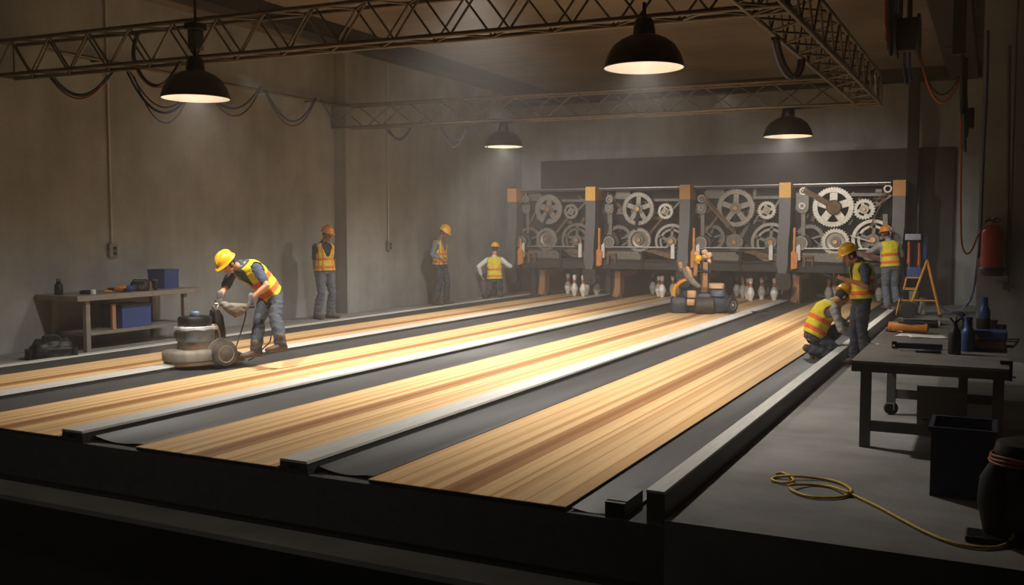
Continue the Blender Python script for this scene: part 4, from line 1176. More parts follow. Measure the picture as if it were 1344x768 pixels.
b = bmn(); ell(b, FR.q(916.5, 339, .12), (.075, .08, .075)); limb(b, [FR.q(915, 341, .12), FR.q(917, 345, .12)], [.06, .03]); P_('lamp_bulb', b, M_HATY, m_, 60, label='yellow bulb on the mast')
b = bmn()
for x, y, r in ((914, 333, .06), (925, 331, .07), (930, 335, .075), (924, 337, .06), (931, 342, .045), (932, 345, .03)):
    ell(b, FR.q(x, y, .15), (r, r, r * .9), 12, 8)
b = remesh(b, .014, 1); wrinkle(b, .02, 16, 3); P_('tool_head', b, M_TAN, m_, 180)
b = bmn(); limb(b, [FR.q(920, 345, .2), FR.q(920, 353, .2), FR.q(926, 349, .2)], [.05, .07, .05]); P_('mast_joint', b, M_MACHB, m_, 60)
pts = [gz(962, 411, .02), gz(975, 410, .015), gz(990, 409.5, .07), gz(1000, 409, .085)]
solo('floor_hose', tube(bmn(), smooth_path(pts), .018, 8), M_CBLK, 'thin dark hose lying from the robot machine to the grey capping', 'hose', smooth=180)
b = bmn(); ell(b, gz(1001, 408.5, .08), (.13, .06, .02), R=rot(rz=.3)); solo('hose_nozzle', b, M_BLACK, 'flat dark nozzle resting on the capping beside the third lane', 'nozzle', smooth=180)

# ------------------------------------------------------------------ workbench by the left wall
X0, X1, Y0, Y1, ZT = -12.12, -11.24, 9.1, 11.42, .80
t = thing('workbench', 'grey steel workbench against the left wall', 'workbench', ((X0 + X1) / 2, (Y0 + Y1) / 2, 0))
b = bmn(); bbox(b, X0, X1, Y0, Y1, ZT - .075, ZT); part('bench_top', b, M_TABLE, t, bevel=.006)
for x in (X0 + .10, X1 - .10):
    for y in (Y0 + .22, Y1 - .28):
        zb = 0 if not (x > -11.6 and y > 11) else .14
        b = bmn(); bbox(b, x - .035, x + .035, y - .035, y + .035, zb, ZT - .075); lg = part('leg', b, M_TABLE, t)
        if zb:
            b = bmn(); lathe(b, [(.03, -.02), (.06, -.02), (.06, .02), (.03, .02)], (x, y, .06), (1, 0, 0), 18); bbox(b, x - .03, x + .03, y - .035, y + .035, .11, .14); bbox(b, x - .03, x - .02, y - .03, y + .03, .05, .12)
            part('caster', b, M_RUBB, lg)
b = bmn(); bbox(b, X0 + .14, X1 - .14, Y0 + .25, Y1 - .1, .22, .27); part('shelf', b, M_TABLE, t)
cy_ = lambda b, prof, p, n=20, ax=(0, 0, 1): lathe(b, prof, p, ax, n)
def on(x, y, z): return gz(x, y, z)
def onB(x, X=-11.7): 
    p = gx(x, 380, X); return V((X, p.y, ZT))
t = thing('spray_bottle', 'small black bottle with two prongs on the left workbench', 'bottle', onB(77, -11.8))
p = V((0, 0, 0)); PL = lambda nm, b, m, par=None, sm=45, **k: part(nm, b, m, par or t, sm, local=True, **k)
PL('bottle_body', cy_(bmn(), [(.052, 0), (.056, .01), (.056, .13), (.045, .155), (.025, .165), (.005, .165)], p), M_BLACK)
b = bmn(); cyl(b, (-.022, 0, .16), (-.026, 0, .225), .010); cyl(b, (.022, 0, .16), (.026, 0, .225), .010); box(b, (0, 0, .175), (.06, .03, .02)); PL('prongs', b, M_BLACK)
t = thing('battery_charger', 'dark charger with a white end on the left workbench', 'charger', onB(113, -11.55), .5)
PL('charger_body', loft(bmn(), [sq(0, .085, .05), sq(.045, .085, .05), sq(.055, .07, .04)]), M_BLACK)
PL('charger_end', loft(bmn(), [sq(.0, .03, .04, .1), sq(.055, .03, .04, .1), sq(.065, .02, .03, .1)]), M_WHITE)
t = thing('screwdriver', 'orange-handled screwdriver lying on the left workbench', 'screwdriver', onB(141, -11.5) + V((0, 0, .022)), CAM_YAW + .1)
PL('handle', lathe(bmn(), [(.004, 0), (.02, .01), (.022, .06), (.016, .10), (.008, .12)], (-.06, 0, 0), (1, 0, 0), 12), M_ORANGE); PL('blade', cyl(bmn(), (-.06, 0, 0), (-.16, 0, 0), .005), M_STEEL)
t = thing('cordless_drill', 'orange cordless drill with blue rear end lying on the left workbench', 'drill', onB(161, -11.5) + V((0, 0, .045)), CAM_YAW + .15)
PL('drill_body', lathe(bmn(), [(.01, -.12), (.03, -.11), (.045, -.05), (.055, .03), (.05, .08), (.01, .085)], (0, 0, 0), (1, 0, 0), 16), M_ORANGE)
PL('chuck', lathe(bmn(), [(.005, -.22), (.012, -.21), (.02, -.16), (.026, -.11)], (0, 0, 0), (1, 0, 0), 14), M_BLACK); PL('rear_cap', lathe(bmn(), [(.052, .06), (.056, .09), (.05, .14), (.01, .15)], (0, 0, 0), (1, 0, 0), 16), M_BLUE)
b = bmn(); box(b, (.06, -.07, -.01), (.05, .14, .045)); PL('grip', b, M_BLACK)
t = thing('work_radio', 'rounded black work radio on the left workbench before the blue box', 'radio', onB(184, -11.5), CAM_YAW)
PL('radio_body', loft(bmn(), [sq(0, .125, .08, p=.45), sq(.02, .13, .085, p=.45), sq(.12, .13, .085, p=.45), sq(.145, .11, .07, p=.45)]), M_BLACK)
b = bmn(); lathe(b, [(.01, 0), (.04, 0), (.045, .01)], (.05, -.088, .06), (0, 1, 0), 16); lathe(b, [(.01, 0), (.04, 0), (.045, .01)], (-.05, -.088, .06), (0, 1, 0), 16); PL('speakers', b, M_GEARD)
b = bmn(); tube(b, [(-.11, 0, .13), (-.1, 0, .165), (.1, 0, .165), (.11, 0, .13)], .01); PL('handle', b, M_BLACK)
t = thing('tool_box', 'navy blue metal box standing on the left workbench', 'box', onB(214, -11.72), CAM_YAW * .25)
b = bmn(); bbox(b, -.16, .16, -.15, .18, 0, .28); PL('box_body', b, M_BLUE); b = bmn(); bbox(b, -.165, .165, -.155, .185, .255, .30); PL('box_lid', b, M_BLUE)
t = thing('glue_tube', 'small tan tube standing beside the navy box on the left workbench', 'tube', onB(197.5, -11.5)); PL('tube_body', lathe(bmn(), [(.022, 0), (.022, .10), (.008, .115), (.006, .13)]), M_TAN); PL('tube_cap', lathe(bmn(), [(.012, .115), (.012, .135), (.002, .136)]), M_ORANGE)
t = thing('torch_lamp', 'small black torch standing in front of the navy box on the workbench', 'torch', onB(204, -11.42)); PL('torch_body', lathe(bmn(), [(.03, 0), (.03, .09), (.045, .11), (.045, .15), (.005, .15)]), M_BLACK); PL('torch_lens', lathe(bmn(), [(.001, .151), (.036, .151), (.036, .155), (.001, .155)]), M_STEEL)
p = gx(172, 417, -11.62); t = thing('crate', 'navy blue crate on the lower shelf of the left workbench', 'crate', (-11.62, 10.26, .27))
b = bmn(); bbox(b, -.22, .22, -.27, .27, 0, .33); PL('crate_body', b, M_BLUE); b = bmn(); bbox(b, -.23, .23, -.28, .28, .30, .35); PL('crate_rim', b, M_BLUED)
b = bmn(); bbox(b, -11.42, -11.38, 9.80, 9.86, .275, .64); solo('board_offcut', b, M_WOODT, 'thin brown board upright beside the navy crate on the shelf', 'board')
t = thing('tool_bag', 'black soft tool bag on the floor at the left end of the workbench', 'bag', gz(68, 470), math.radians(60))
b = loft(bmn(), [sq(0, .24, .16, p=.5), sq(.02, .26, .17, p=.5), sq(.14, .26, .17, p=.5), sq(.22, .22, .12, p=.6), sq(.27, .20, .05, p=.6)]); b = remesh(b, .016, 1); wrinkle(b, .02, 10, 5); PL('bag_body', b, M_BLACK, sm=180)
for k in (-1, 1):
    b = bmn(); tube(b, smooth_path([(-.1, .09 * k, .2), (-.08, .07 * k, .29), (.08, .07 * k, .29), (.1, .09 * k, .2)]), .012); PL('handle', b, M_BLACK)
    b = loft(bmn(), [ring((.27 * k, 0, z), (1, 0, 0), (0, 1, 0), .05, .12, 16, .6) for z in (.01, .13)]); PL('side_pocket', b, M_BLACK)
# sockets with conduits
for lb, x, yy, z1 in (('pale wall socket with a long conduit above the left workbench', 10.46, -12.15, 1.48), ('wall socket with a thin conduit beyond the wall corner', 17.6, XW2, 1.455)):
    t = thing('wall_socket', lb, 'socket', (yy, x, z1 - .18))
    b = bmn(); bbox(b, 0, .07, -.075, .075, 0, .20); so_ = PL('socket_box', b, M_TABLE, bevel=.006)
    b = bmn(); bbox(b, .07, .076, -.01, .05, .03, .085); bbox(b, .07, .076, -.01, .05, .105, .16); PL('socket_outlets', b, M_BLACK)
    b = bmn(); cyl(b, (.03, 0, .19), (.03, 0, ZC - z1 + .17), .018, n=10); PL('conduit', b, M_COND, sm=60)

# ------------------------------------------------------------------ lamps
def lamp(label, px, py, z, dia, top, k_=1.):
    p = gz(px, py, z); t = thing('pendant_lamp', label, 'pendant lamp', p, group='dome pendant lamps')
    PLl = lambda nm, b, m, par=t, sm=45, **k: part(nm, b, m, par, sm, local=True, **k)
    r = dia / 2; k = r / .36
    prof = [(.36, 0), (.365, .004), (.355, .05), (.33, .12), (.28, .20), (.21, .255), (.13, .29), (.09, .30)]
    outp = [(a * k, h * k) for a, h in prof]
    inn = [(max(.01, a * k - .006), h * k - .004) for a, h in reversed(prof[1:])] + [(.354 * k, .002)]
    PLl('lamp_shade', lathe(bmn(), outp, n=40, closed=False), M_LAMPB)
    PLl('shade_lining', lathe(bmn(), [(.355 * k, .006), (.343 * k, .05), (.318 * k, .115), (.27 * k, .19), (.20 * k, .243), (.12 * k, .275), (.005, .285 * k)], n=40, closed=False), M_LAMPW, label='white inside of the lamp shade')
    PLl('lamp_neck', lathe(bmn(), [(.10 * k, .285 * k), (.10 * k, .33 * k), (.085 * k, .42 * k), (.07 * k, .44 * k), (.01, .44 * k)], n=24), M_LAMPB)
    b = bmn(); cyl(b, (0, 0, .43 * k), (0, 0, top - z), .018); PLl('hanging_rod', b, M_BLACKM, sm=60)
    PLl('bulb', lathe(bmn(), [(.002, .0), (.05, .012), (.085, .05), (.09, .09), (.07, .14), (.04, .18), (.03, .24), (.002, .25)], (0, 0, .09), n=20), M_BULB)
    ld = bpy.data.lights.new('lamp_light', 'SPOT'); ld.energy = LAMP_W * k_; ld.color = (1.0, .955, .885); ld.shadow_soft_size = .07
    ld.spot_size = math.radians(158); ld.spot_blend = 1.0
    lo = bpy.data.objects.new('lamp_light', ld); COL.objects.link(lo); lo.parent = t; lo.location = (0, 0, .07)


LAMP_W = 460
lamp('large black dome lamp hanging from the near truss at the upper centre', 845, 90, 3.2, .74, 3.8)
lamp('black dome lamp hanging from the near truss before the left wall', 257, 130, 3.2, .76, 3.8)
lamp('dim dome lamp beyond the far truss, left of the pinsetters', 661, 193, 3.308, .74, 3.82, 1.6)
lamp('dome lamp beyond the far truss, above the rightmost lane', 1034, 179.5, 3.305, .81, 3.82, 1.6)


# ------------------------------------------------------------------ trusses
def truss(label, A, B, w, h, bay, wdir):
    """box truss: A and B are the ends of the near bottom chord, wdir points to the far bottom chord"""
    A, B = V(A), V(B); d = (B - A).normalized(); L = (B - A).length; wd = V(wdir).normalized()
    t = thing('lighting_truss', label, 'truss', (A + B) / 2, 0, 'lighting trusses')
    z = V((0, 0, 1)); rc, rl = .026, .013
    cor = [V((0, 0, 0)), wd * w, wd * w + z * h, z * h]
    for c in cor:
        part('chord', cyl(bmn(), A + c, B + c, rc, n=10), M_TRUSS, t, 60)
    n = max(2, round(L / bay)); n += n % 2
    for k, (a, b2) in enumerate(((0, 3), (1, 2), (0, 1), (3, 2))):
        bm = bmn()
        for i in range(n):
            p, q = A + d * (L * i / n), A + d * (L * (i + 1) / n)
            u, v = (cor[a], cor[b2]) if (i + k) % 2 == 0 else (cor[b2], cor[a])
            cyl(bm, p + u, q + v, rl, n=6)
        part('lacing', bm, M_TRUSS, t, 60)
    bm = bmn()
    for e in (A, B):
        for i in range(4):
            cyl(bm, e + cor[i], e + cor[(i + 1) % 4], rl, n=6)
    part('end_frame', bm, M_TRUSS, t, 60)
    return t


TZ = 3.8
truss('long near truss crossing the whole view over the front of the lanes', (-12.15, 8.62, TZ), (-1.80, 9.22, TZ), .30, .45, .36, (0, 1, 0))
truss('right truss running back from the near truss to the far one', (-1.80, 8.6, TZ), (-1.72, 17.2, TZ), .37, .46, .36, (-1, 0, 0))
truss('far truss above the middle of the lanes, in front of the pinsetters', (-12.12, 16.02, TZ), (-1.74, 16.86, TZ), .30, .44, .62, (0, 1, 0))
b = bmn(); cyl(b, (-11.98, 9.3, 4.25), (-11.98, 16.1, 4.25), .028)
for y in (10.2, 12.4, 13.8, 15.2):
    bbox(b, -12.149, -11.96, y - .02, y + .02, 4.22, 4.27)
solo('cable_pipe', b, M_TRUSS, 'thin horizontal pipe along the left wall carrying cable loops', 'pipe', smooth=60)
hx = gy(257, 60, 8.8).x
t = thing('chain_hoist', 'black chain hoist on the near truss above the left dome lamp', 'hoist', (hx, 8.8, 3.86))
b = bmn(); bbox(b, hx - .06, hx + .06, 8.72, 8.88, 3.88, 4.12); part('hoist_body', b, M_BLACK, t, bevel=.02)
b = bmn(); bbox(b, hx - .09, hx + .09, 8.70, 8.90, 4.12, 4.20); part('hoist_clamp', b, M_BLACKM, t, bevel=.01)
b = bmn(); cyl(b, (hx, 8.8, 4.18), (hx, 8.8, ZC), .016); part('hoist_chain', b, M_BLACKM, t, 60)


# ------------------------------------------------------------------ cables
def sag(P0, P1, low, n=14):
    """hanging curve from P0 to P1 whose lowest point drops to low (a height)"""
    P0, P1 = V(P0), V(P1); zl = min(P0.z, P1.z) - .001; low = min(low, zl - .02)
    a, c = math.sqrt(P0.z - low), math.sqrt(P1.z - low); u0 = a / (a + c)
    out = []
    for i in range(n + 1):
        u = i / n; k = (u - u0) / (u0 if u < u0 else 1 - u0)
        p = P0.lerp(P1, u); p.z = low + (P0.z - low if u < u0 else P1.z - low) * k * k
        out.append(p)
    return out


def cable(label, m, pts, r=.012, group=None, name='cable'):
    return solo(name, tube(bmn(), pts, r, 8), m, label, 'cable', smooth=180, group=group)


def swag(a, b_, low, fy, colour, label, r=.012, off=(0, 0)):
    P0, P1, Lw = fy(a[0] + off[0], a[1]), fy(b_[0] + off[0], b_[1]), fy((a[0] + b_[0]) / 2, low + off[1])
    return cable(label, colour, sag(P0, P1, Lw.z), r, 'hanging cables')


FT = lambda x, y: gy(x, y, 8.98); LW = lambda x, y: gx(x, y, -11.93); BT = lambda x, y: gy(x, y, 16.5); RTt = lambda x, y: gx(x, y, -2.05)
swag((68, 102), (148, 95), 126, FT, M_CBLUE, 'blue cable sagging under the left end of the near truss')
swag((66, 102), (146, 96), 129.5, FT, M_CORG, 'orange cable sagging under the left end of the near truss')
swag((70, 100), (142, 98), 124, FT, M_CBLK, 'black cable sagging under the left end of the near truss', .010)
cable('thick black cable looped through the near truss beside the left lamp', M_CBLK, smooth_path([FT(x, y) for x, y in ((183, 42), (177, 56), (175.5, 75), (182, 93), (192, 107), (206, 113), (219, 107), (230, 93), (237, 80))]), .026, 'hanging cables')
cable('orange cable looped beside the thick black one on the near truss', M_CORG, smooth_path([FT(x, y) + V((0, -.03, 0)) for x, y in ((178, 80), (184, 97), (194, 109), (206, 115), (219, 109))]), .010, 'hanging cables')
swag((167, 94), (246, 128), 149, FT, M_CBLUE, 'blue cable drooping from the near truss behind the left lamp', .016)
swag((171, 94), (242, 128), 142, FT, M_CBLUE, 'upper thin blue cable drooping behind the left lamp', .009)
swag((176, 100), (245, 132), 162, FT, M_CBLUE, 'lowest thin blue cable drooping behind the left lamp', .008)
swag((284, 133), (341, 114), 144, LW, M_CBLUE, 'blue cable sagging from the wall pipe, right of the left lamp', .016)
swag((282, 133), (343, 114), 153, LW, M_CBRN, 'brown cable sagging from the wall pipe, right of the left lamp', .014)
swag((349, 118), (413, 129), 159, LW, M_CBLUE, 'blue cable sagging from the wall pipe near the wall corner', .017)
swag((347, 118), (415, 129), 165, LW, M_CBRN, 'brown cable sagging from the wall pipe near the wall corner', .015)
cable('short blue cable dropping from the wall pipe to the far truss', M_CBLUE, smooth_path([LW(x, y) for x, y in ((421, 131), (428, 142), (434, 153), (440, 158))]), .016, 'hanging cables')
swag((510, 169), (539, 168), 184, BT, M_CBLUE, 'small blue cable loop under the left part of the far truss', .018)
swag((507, 169), (538, 168), 182, BT, M_CBRN, 'small brown cable loop under the left part of the far truss', .014)
swag((578, 167), (615, 166), 185, BT, M_CBLUE, 'blue cable loop under the far truss, left of the dim lamp', .016)
swag((580, 167), (613, 166), 193, BT, M_CBRN, 'brown cable loop under the far truss, left of the dim lamp', .014)
cable('thin dark cable running from the far truss to the dim lamp', M_CBLK, smooth_path([BT(x, y) for x, y in ((622, 166), (626, 178), (632, 188), (640, 193))]), .012, 'hanging cables')
for off, m, r, lb in ((0, M_CBLUE, .020, 'blue cable looped inside the corner under the right truss'), (4.5, M_CORG, .016, 'orange cable looped inside the corner under the right truss'), (8, M_CBLK, .026, 'thick black cable looped inside the corner under the right truss')):
    cable(lb, m, smooth_path([gx(x + off * .7, y - off * .15, -2.06) for x, y in ((1014, 50), (1018, 68), (1024, 86), (1032, 99), (1040, 102), (1047, 92), (1049, 79))]), r, 'hanging cables')
HY = 12.5
HB = lambda x, y: gy(x, y, HY)
for k, (x, y1, m, r, lb) in enumerate(((1162.5, 55, M_CORG, .014, 'leftmost orange cable of the hanging bundle at the upper right'), (1165, 66, M_CBRN, .012, 'brown cable of the hanging bundle at the upper right'), (1169, 74, M_CBLK, .022, 'thick black cable of the hanging bundle at the upper right'),
                                       (1173, 70, M_CBLK, .018, 'thin black cable of the hanging bundle at the upper right'), (1177, 78, M_CBLUE, .020, 'blue cable of the hanging bundle beside the black reel box'), (1183, 60, M_CBLK, .026, 'black hose of the hanging bundle beside the black reel box'))):
    a = HB(x, 0); a.z = ZC; a2 = HB(x, y1)
    cable(lb, m, smooth_path([a, HB(x - 1, 20), HB(x + .5, y1 * .65), a2]), r, 'hanging cables')
t = thing('cable_reel_box', 'black reel box hanging at the upper right below the ceiling', 'reel box', HB(1190, 70))
b = bmn(); p0, p1_ = HB(1177, 70), HB(1206, 24); bbox(b, p0.x, p1_.x, HY - .12, HY + .14, p0.z, p1_.z); part('reel_case', b, M_BLACK, t, bevel=.02)
for x in (1177, 1206):
    b = bmn(); q = HB(x, 48); lathe(b, [(.01, -.015), (.27, -.015), (.27, .015), (.01, .015)], (q.x, HY, q.z), (1, 0, 0), 26); part('reel_flange', b, M_BLACK, t, 40)
b = bmn(); q = HB(1194, 20); cyl(b, (q.x, HY, q.z - .1), (q.x, HY, ZC), .03); part('hanger_rod', b, M_BLACKM, t, 60)
for x, y1, lb in ((1188, 111, 'blue cable end hanging below the black reel box'), (1195, 107, 'second blue cable end hanging below the black reel box, behind the first')):
    cable(lb, M_CBLUE, smooth_path([HB(x - 1, 66), HB(x - 1.5, 85), HB(x + .5, 103), HB(x + 2, y1)]), .017, 'hanging cables')
swag((1203, 62), (1259, 100), 125, HB, M_CBRN, 'upper brown cable swinging from the reel box to the right beam')
swag((1205, 60), (1259, 104), 135, HB, M_CORG, 'lower orange cable swinging from the reel box to the right beam', .014)
HY2 = 13.6
HC = lambda x, y: gy(x, y, HY2)
t = thing('drop_bracket', 'black bracket under the right beam with a hanging control box', 'bracket', HC(1262, 72))
b = bmn(); q0, q1 = HC(1250, 72), HC(1268, 48); bbox(b, q0.x, q1.x, HY2 - .05, HY2 + .1, q0.z, ZC - .3); q2, q3 = HC(1239, 63.5), HC(1252, 61); bbox(b, q2.x, q3.x, HY2 - .02, HY2 + .02, q2.z, q3.z); part('bracket_body', b, M_BLACK, t)
b = bmn(); cyl(b, HC(1263, 72), HC(1263, 150), .03); part('drop_tube', b, M_BLACK, t, 60)
b = bmn(); q0, q1 = HC(1267, 169), HC(1279, 142); bbox(b, q0.x, q1.x, HY2 - .08, HY2 + .08, q0.z, q1.z); part('control_box', b, M_BLACKM, t, bevel=.008)
cable('blue cable hanging along the black drop tube at the right', M_CBLUE, smooth_path([HC(1265, 75), HC(1264, 120), HC(1266, 170), HC(1266.5, 200)]), .022, 'hanging cables')
cable('short black cable hanging beside the control box at the right', M_CBLK, smooth_path([HC(1269, 76), HC(1268, 120), HC(1270, 165), HC(1269, 180)]), .014, 'hanging cables')
cable('orange hose running down the wall to the fire extinguisher', M_CORG, smooth_path([HC(1261, 150), HC(1261.5, 200), HC(1261, 270), HC(1262, 315), HC(1265, 329), HC(1270, 333), HC(1276, 327), HC(1283, 310), HC(1290, 301), HC(1297, 299)]), .012, name='hose')
cable('long blue hose hanging from the right beam and curling on the floor', M_CBLUE, smooth_path([gy(1297, 40, 14.2), gy(1295, 120, 14.2), gy(1291, 200, 14.2), gy(1287, 300, 14.25), gy(1281, 360, 14.6), gy(1275, 390, 15.2), gy(1264, 405, 15.9), gz(1252, 409.5, .02), gz(1240, 407, .02), gz(1234, 400, .02)]), .018, name='hose')
b = bmn(); cyl(b, gy(1325, 60, 14.30), gy(1322, 362, 14.30), .022); q = gy(1322, 330, 14.30); cyl(b, (q.x + .03, 14.30, .9), (q.x + .03, 14.30, ZC), .012)
bbox(b, q.x - .04, q.x + .05, 14.26, 14.34, .92, 1.02)
solo('wall_conduit', b, M_TABLED, 'vertical grey conduit on the right wall beside the fire extinguisher', 'conduit', smooth=60)
pts = [gz(1079, 442, .06), gz(1098, 432, .20), gz(1108, 423, .24), gz(1117, 414, .22), gz(1126, 404, .1)]
cable('black hose arching over the rightmost lane behind the kneeling worker', M_CBLK, smooth_path(pts), .026, name='hose')

# ------------------------------------------------------------------ fire extinguisher
p = gy(1301.5, 361, 14.18); r_ = 12.2 / (CAM_F / 14.18 * 1.0) * 1.0
t = thing('fire_extinguisher', 'red fire extinguisher on a black bracket on the right wall', 'fire extinguisher', p)
PL('cylinder', lathe(bmn(), [(r_, .02), (r_, .52), (r_ * .92, .60), (r_ * .6, .655), (.035, .67), (.03, .70), (.002, .70)], n=28), M_RED)
PL('bracket', lathe(bmn(), [(r_ * 1.05, -.01), (r_ * 1.12, 0), (r_ * 1.12, .09), (r_ * 1.05, .10), (.01, .02)], n=28), M_BLACK)
b = bmn(); cyl(b, (0, 0, .68), (0, 0, .74), .028); box(b, (.02, 0, .745), (.14, .03, .018), rot(ry=.15)); box(b, (.03, 0, .70), (.11, .025, .014), rot(ry=-.1)); PL('valve', b, M_BLACKM)
b = bmn(); tube(b, smooth_path([(0, -.02, .72), (-.07, -.03, .72), (-.10, -.02, .69)]), .014); PL('nozzle', b, M_BLACK)
b = bmn(); lathe(b, [(.002, 0), (.02, 0), (.02, .02)], (-.01, -.05, .75), (0, 1, 0), 14); PL('gauge', b, M_STEEL)

# ------------------------------------------------------------------ step ladder with caddies at the far right
FLd = Frame(1210, gz(1212, 415)); L_ = lambda x, y, d=0.: FLd.q(x, y, d)
t = thing('step_ladder', 'yellow A-frame step ladder with a platform tray, standing right of the rightmost lane', 'step ladder', FLd.base, FLd.yaw)
def flat(b, a, c, w, th=.03): 
    d = (V(c) - V(a)); ang = math.atan2(d.z, d.x); R3 = Matrix.Rotation(-ang, 3, 'Y'); m = (V(a) + V(c)) / 2
    return box(b, m, (d.length, th, w), R3)
for d0, d1 in ((-.2, -.25), (.22, .27)):
    b = bmn(); tube(b, [L_(1217, 342, d0 * .8), L_(1234, 415, d1)], .026, 8); lg = PL('leg', b, M_YEL, sm=60)
    b = bmn(); q = L_(1234, 415, d1); box(b, q + V((0, 0, .0)), (.07, .06, .07)); PL('rubber_foot', b, M_RUBB, lg)
for d0, d1 in ((-.22, -.25), (.22, .27)):
    b = bmn(); tube(b, [L_(1217, 341, d0 * .8), L_(1190, 414, d1)], .024, 8); PL('leg', b, M_YEL, sm=60)
for y, xa, xb, dd in ((364, 1191, 1209, .22), (379, 1187, 1203, .23), (395, 1183, 1200, .24)):
    b = bmn(); a, c = L_(xa, y, -dd), L_(xb, y, dd); q0 = L_(xa, y, 0); q1 = L_(xb, y, 0)
    box(b, (q0 + q1) / 2, ((q1 - q0).length, .40, .025)); PL('tread', b, M_YEL)
b = bmn(); tube(b, [L_(1190, 364, -.2), L_(1186, 380, -.22)], .016); tube(b, [L_(1197, 394, -.22), L_(1229, 395, -.22)], .016); PL('brace', b, M_YEL, sm=60)
b = bmn(); q0, q1 = L_(1188, 315, 0), L_(1209, 307, 0); bbox(b, q0.x, q1.x, -.18, .18, q0.z, q1.z); PL('top_tray', b, mat('pale_grey_tray', (146, 152, 162), .6), bevel=.01)
b = bmn()
for x in (1194, 1202): bbox(b, L_(x, 330).x - .02, L_(x, 330).x + .02, .10, .14, L_(1194, 350).z, L_(1194, 314).z)
PL('tray_post', b, M_BLACKM)
b = bmn(); q0, q1 = L_(1190, 364, -.1), L_(1210, 350.5, -.1); bbox(b, q0.x, q1.x, -.2, .12, q0.z, q1.z); solo('tool_caddy', b.copy() if False else b, M_BLUE, 'blue open tool caddy on the step ladder below the tray', 'caddy', loc=FLd.base, rz=FLd.yaw, local=True, bevel=.01)
for x, y0, y1, lb in ((1193, 318, 345, 'left red-handled tool standing in the blue caddy on the ladder'), (1206.5, 320, 348, 'right red-handled tool standing in the blue caddy on the ladder')):
    t2 = t; t = thing('pry_bar', lb, 'tool', FLd.base, FLd.yaw, 'red-handled tools')
    b = bmn(); limb(b, [L_(x, y0, -.22), L_(x, (y0 + y1) / 2, -.22), L_(x - .5, y1, -.22)], [.022, .026, .036]); PL('handle', b, mat('red_tool_grip', (176, 78, 48), .5), sm=60)
    b = bmn(); cyl(b, L_(x, y1, -.22), L_(x, 352, -.19), .014); PL('shank', b, M_STEEL); t = t2
t = thing('backpack', 'blue backpack hanging behind the top of the step ladder', 'backpack', FLd.base, FLd.yaw)
b = bmn(); q0, q1 = L_(1211, 341, .1), L_(1219, 311, .1)
loft(b, [ring(((q0.x + q1.x) / 2, .16, z), (1, 0, 0), (0, 1, 0), (q1.x - q0.x) / 2 * k, .11 * k, 18, .6) for z, k in ((q0.z, .85), (q0.z + .05, 1), (q1.z - .1, 1), (q1.z, .7))]); PL('pack_body', b, M_BLUE, sm=60)
b = bmn(); tube(b, smooth_path([L_(1213, 312, .1), L_(1214, 308, .1), L_(1217, 308, .1), L_(1218, 312, .1)]), .012); PL('carry_loop', b, M_BLUED)
for k, (x, y, h, w, lb, m) in enumerate(((1199, 391, 16, 10, 'grey plastic drum behind the step ladder', M_CARD), (1211, 393, 9, 7, 'small white canister under the step ladder', M_WHITE))):
    q = FLd.W(x, 398, .5); q.z = 0; k2 = 56.
    t = thing('paint_drum', lb, 'drum', q); PL('drum_body', lathe(bmn(), [(w / k2 * .5 * .92, 0), (w / k2 * .5, .02), (w / k2 * .5, h / k2 + .15), (w / k2 * .45, h / k2 + .16), (.01, h / k2 + .16)]), m); PL('drum_lid', lathe(bmn(), [(w / k2 * .53, h / k2 + .14), (w / k2 * .53, h / k2 + .18), (.01, h / k2 + .18)]), M_TABLE)
FC = Frame(1186, gz(1186, 417)); t = thing('air_compressor', 'small dark wheeled compressor on the floor in front of the step ladder', 'compressor', FC.base, FC.yaw)
C2 = lambda x, y, d=0.: FC.q(x, y, d)
PL('wheel', lathe(bmn(), [(.07, -.04), (.15, -.04), (.17, -.02), (.17, .02), (.15, .04), (.07, .04)], C2(1191, 406.5, -.1), (.35, -1, 0), 26), M_RUBB)
PL('rim', lathe(bmn(), [(.01, -.045), (.04, -.05), (.08, -.03), (.08, .03), (.01, .03)], C2(1191, 406.5, -.1), (.35, -1, 0), 20), M_BLACKM)
b = bmn(); lathe(b, [(.01, -.22), (.09, -.2), (.12, -.15), (.12, .15), (.09, .2), (.01, .22)], C2(1182, 407, .1), (1, .2, 0), 20); PL('tank', b, M_BLACK)
b = bmn(); ell(b, C2(1180, 400, .1), (.12, .1, .08)); bbox(b, C2(1176, 400).x, C2(1186, 400).x, .0, .15, .22, .32); PL('motor', b, M_BLACKM)
b = bmn(); tube(b, [C2(1176, 414, -.05), C2(1180, 396, -.05), C2(1181, 392, -.05)], .014); PL('handle', b, M_YEL)

# ------------------------------------------------------------------ right work table and what is on it
ZR = .69
A = gz(1117, 473, ZR); B = gz(1325, 485, ZR); C_ = gz(1172, 418, ZR); D_ = gz(1322, 424, ZR)
x0, x1, y0, y1 = A.x, B.x, A.y, C_.y
t = thing('work_table', 'dark steel work table on the right, covered with tools', 'table', ((x0 + x1) / 2, (y0 + y1) / 2, 0))
b = bmn(); bbox(b, x0, x1, y0, y1, ZR - .02, ZR); part('table_top', b, M_TOPD, t)
b = bmn(); bbox(b, x0 + .004, x1 - .004, y0 + .004, y0 + .05, ZR - .085, ZR - .02); bbox(b, x0 + .004, x0 + .05, y0, y1, ZR - .085, ZR - .02); bbox(b, x1 - .05, x1 - .004, y0, y1, ZR - .085, ZR - .02); bbox(b, x0, x1, y1 - .05, y1 - .004, ZR - .085, ZR - .02); part('apron', b, M_TABLED, t)
LG = [(-.86, 7.95, 0), (.07, 7.95, 0), (-.80, 9.45, .12), (-.20, 9.45, 0)]
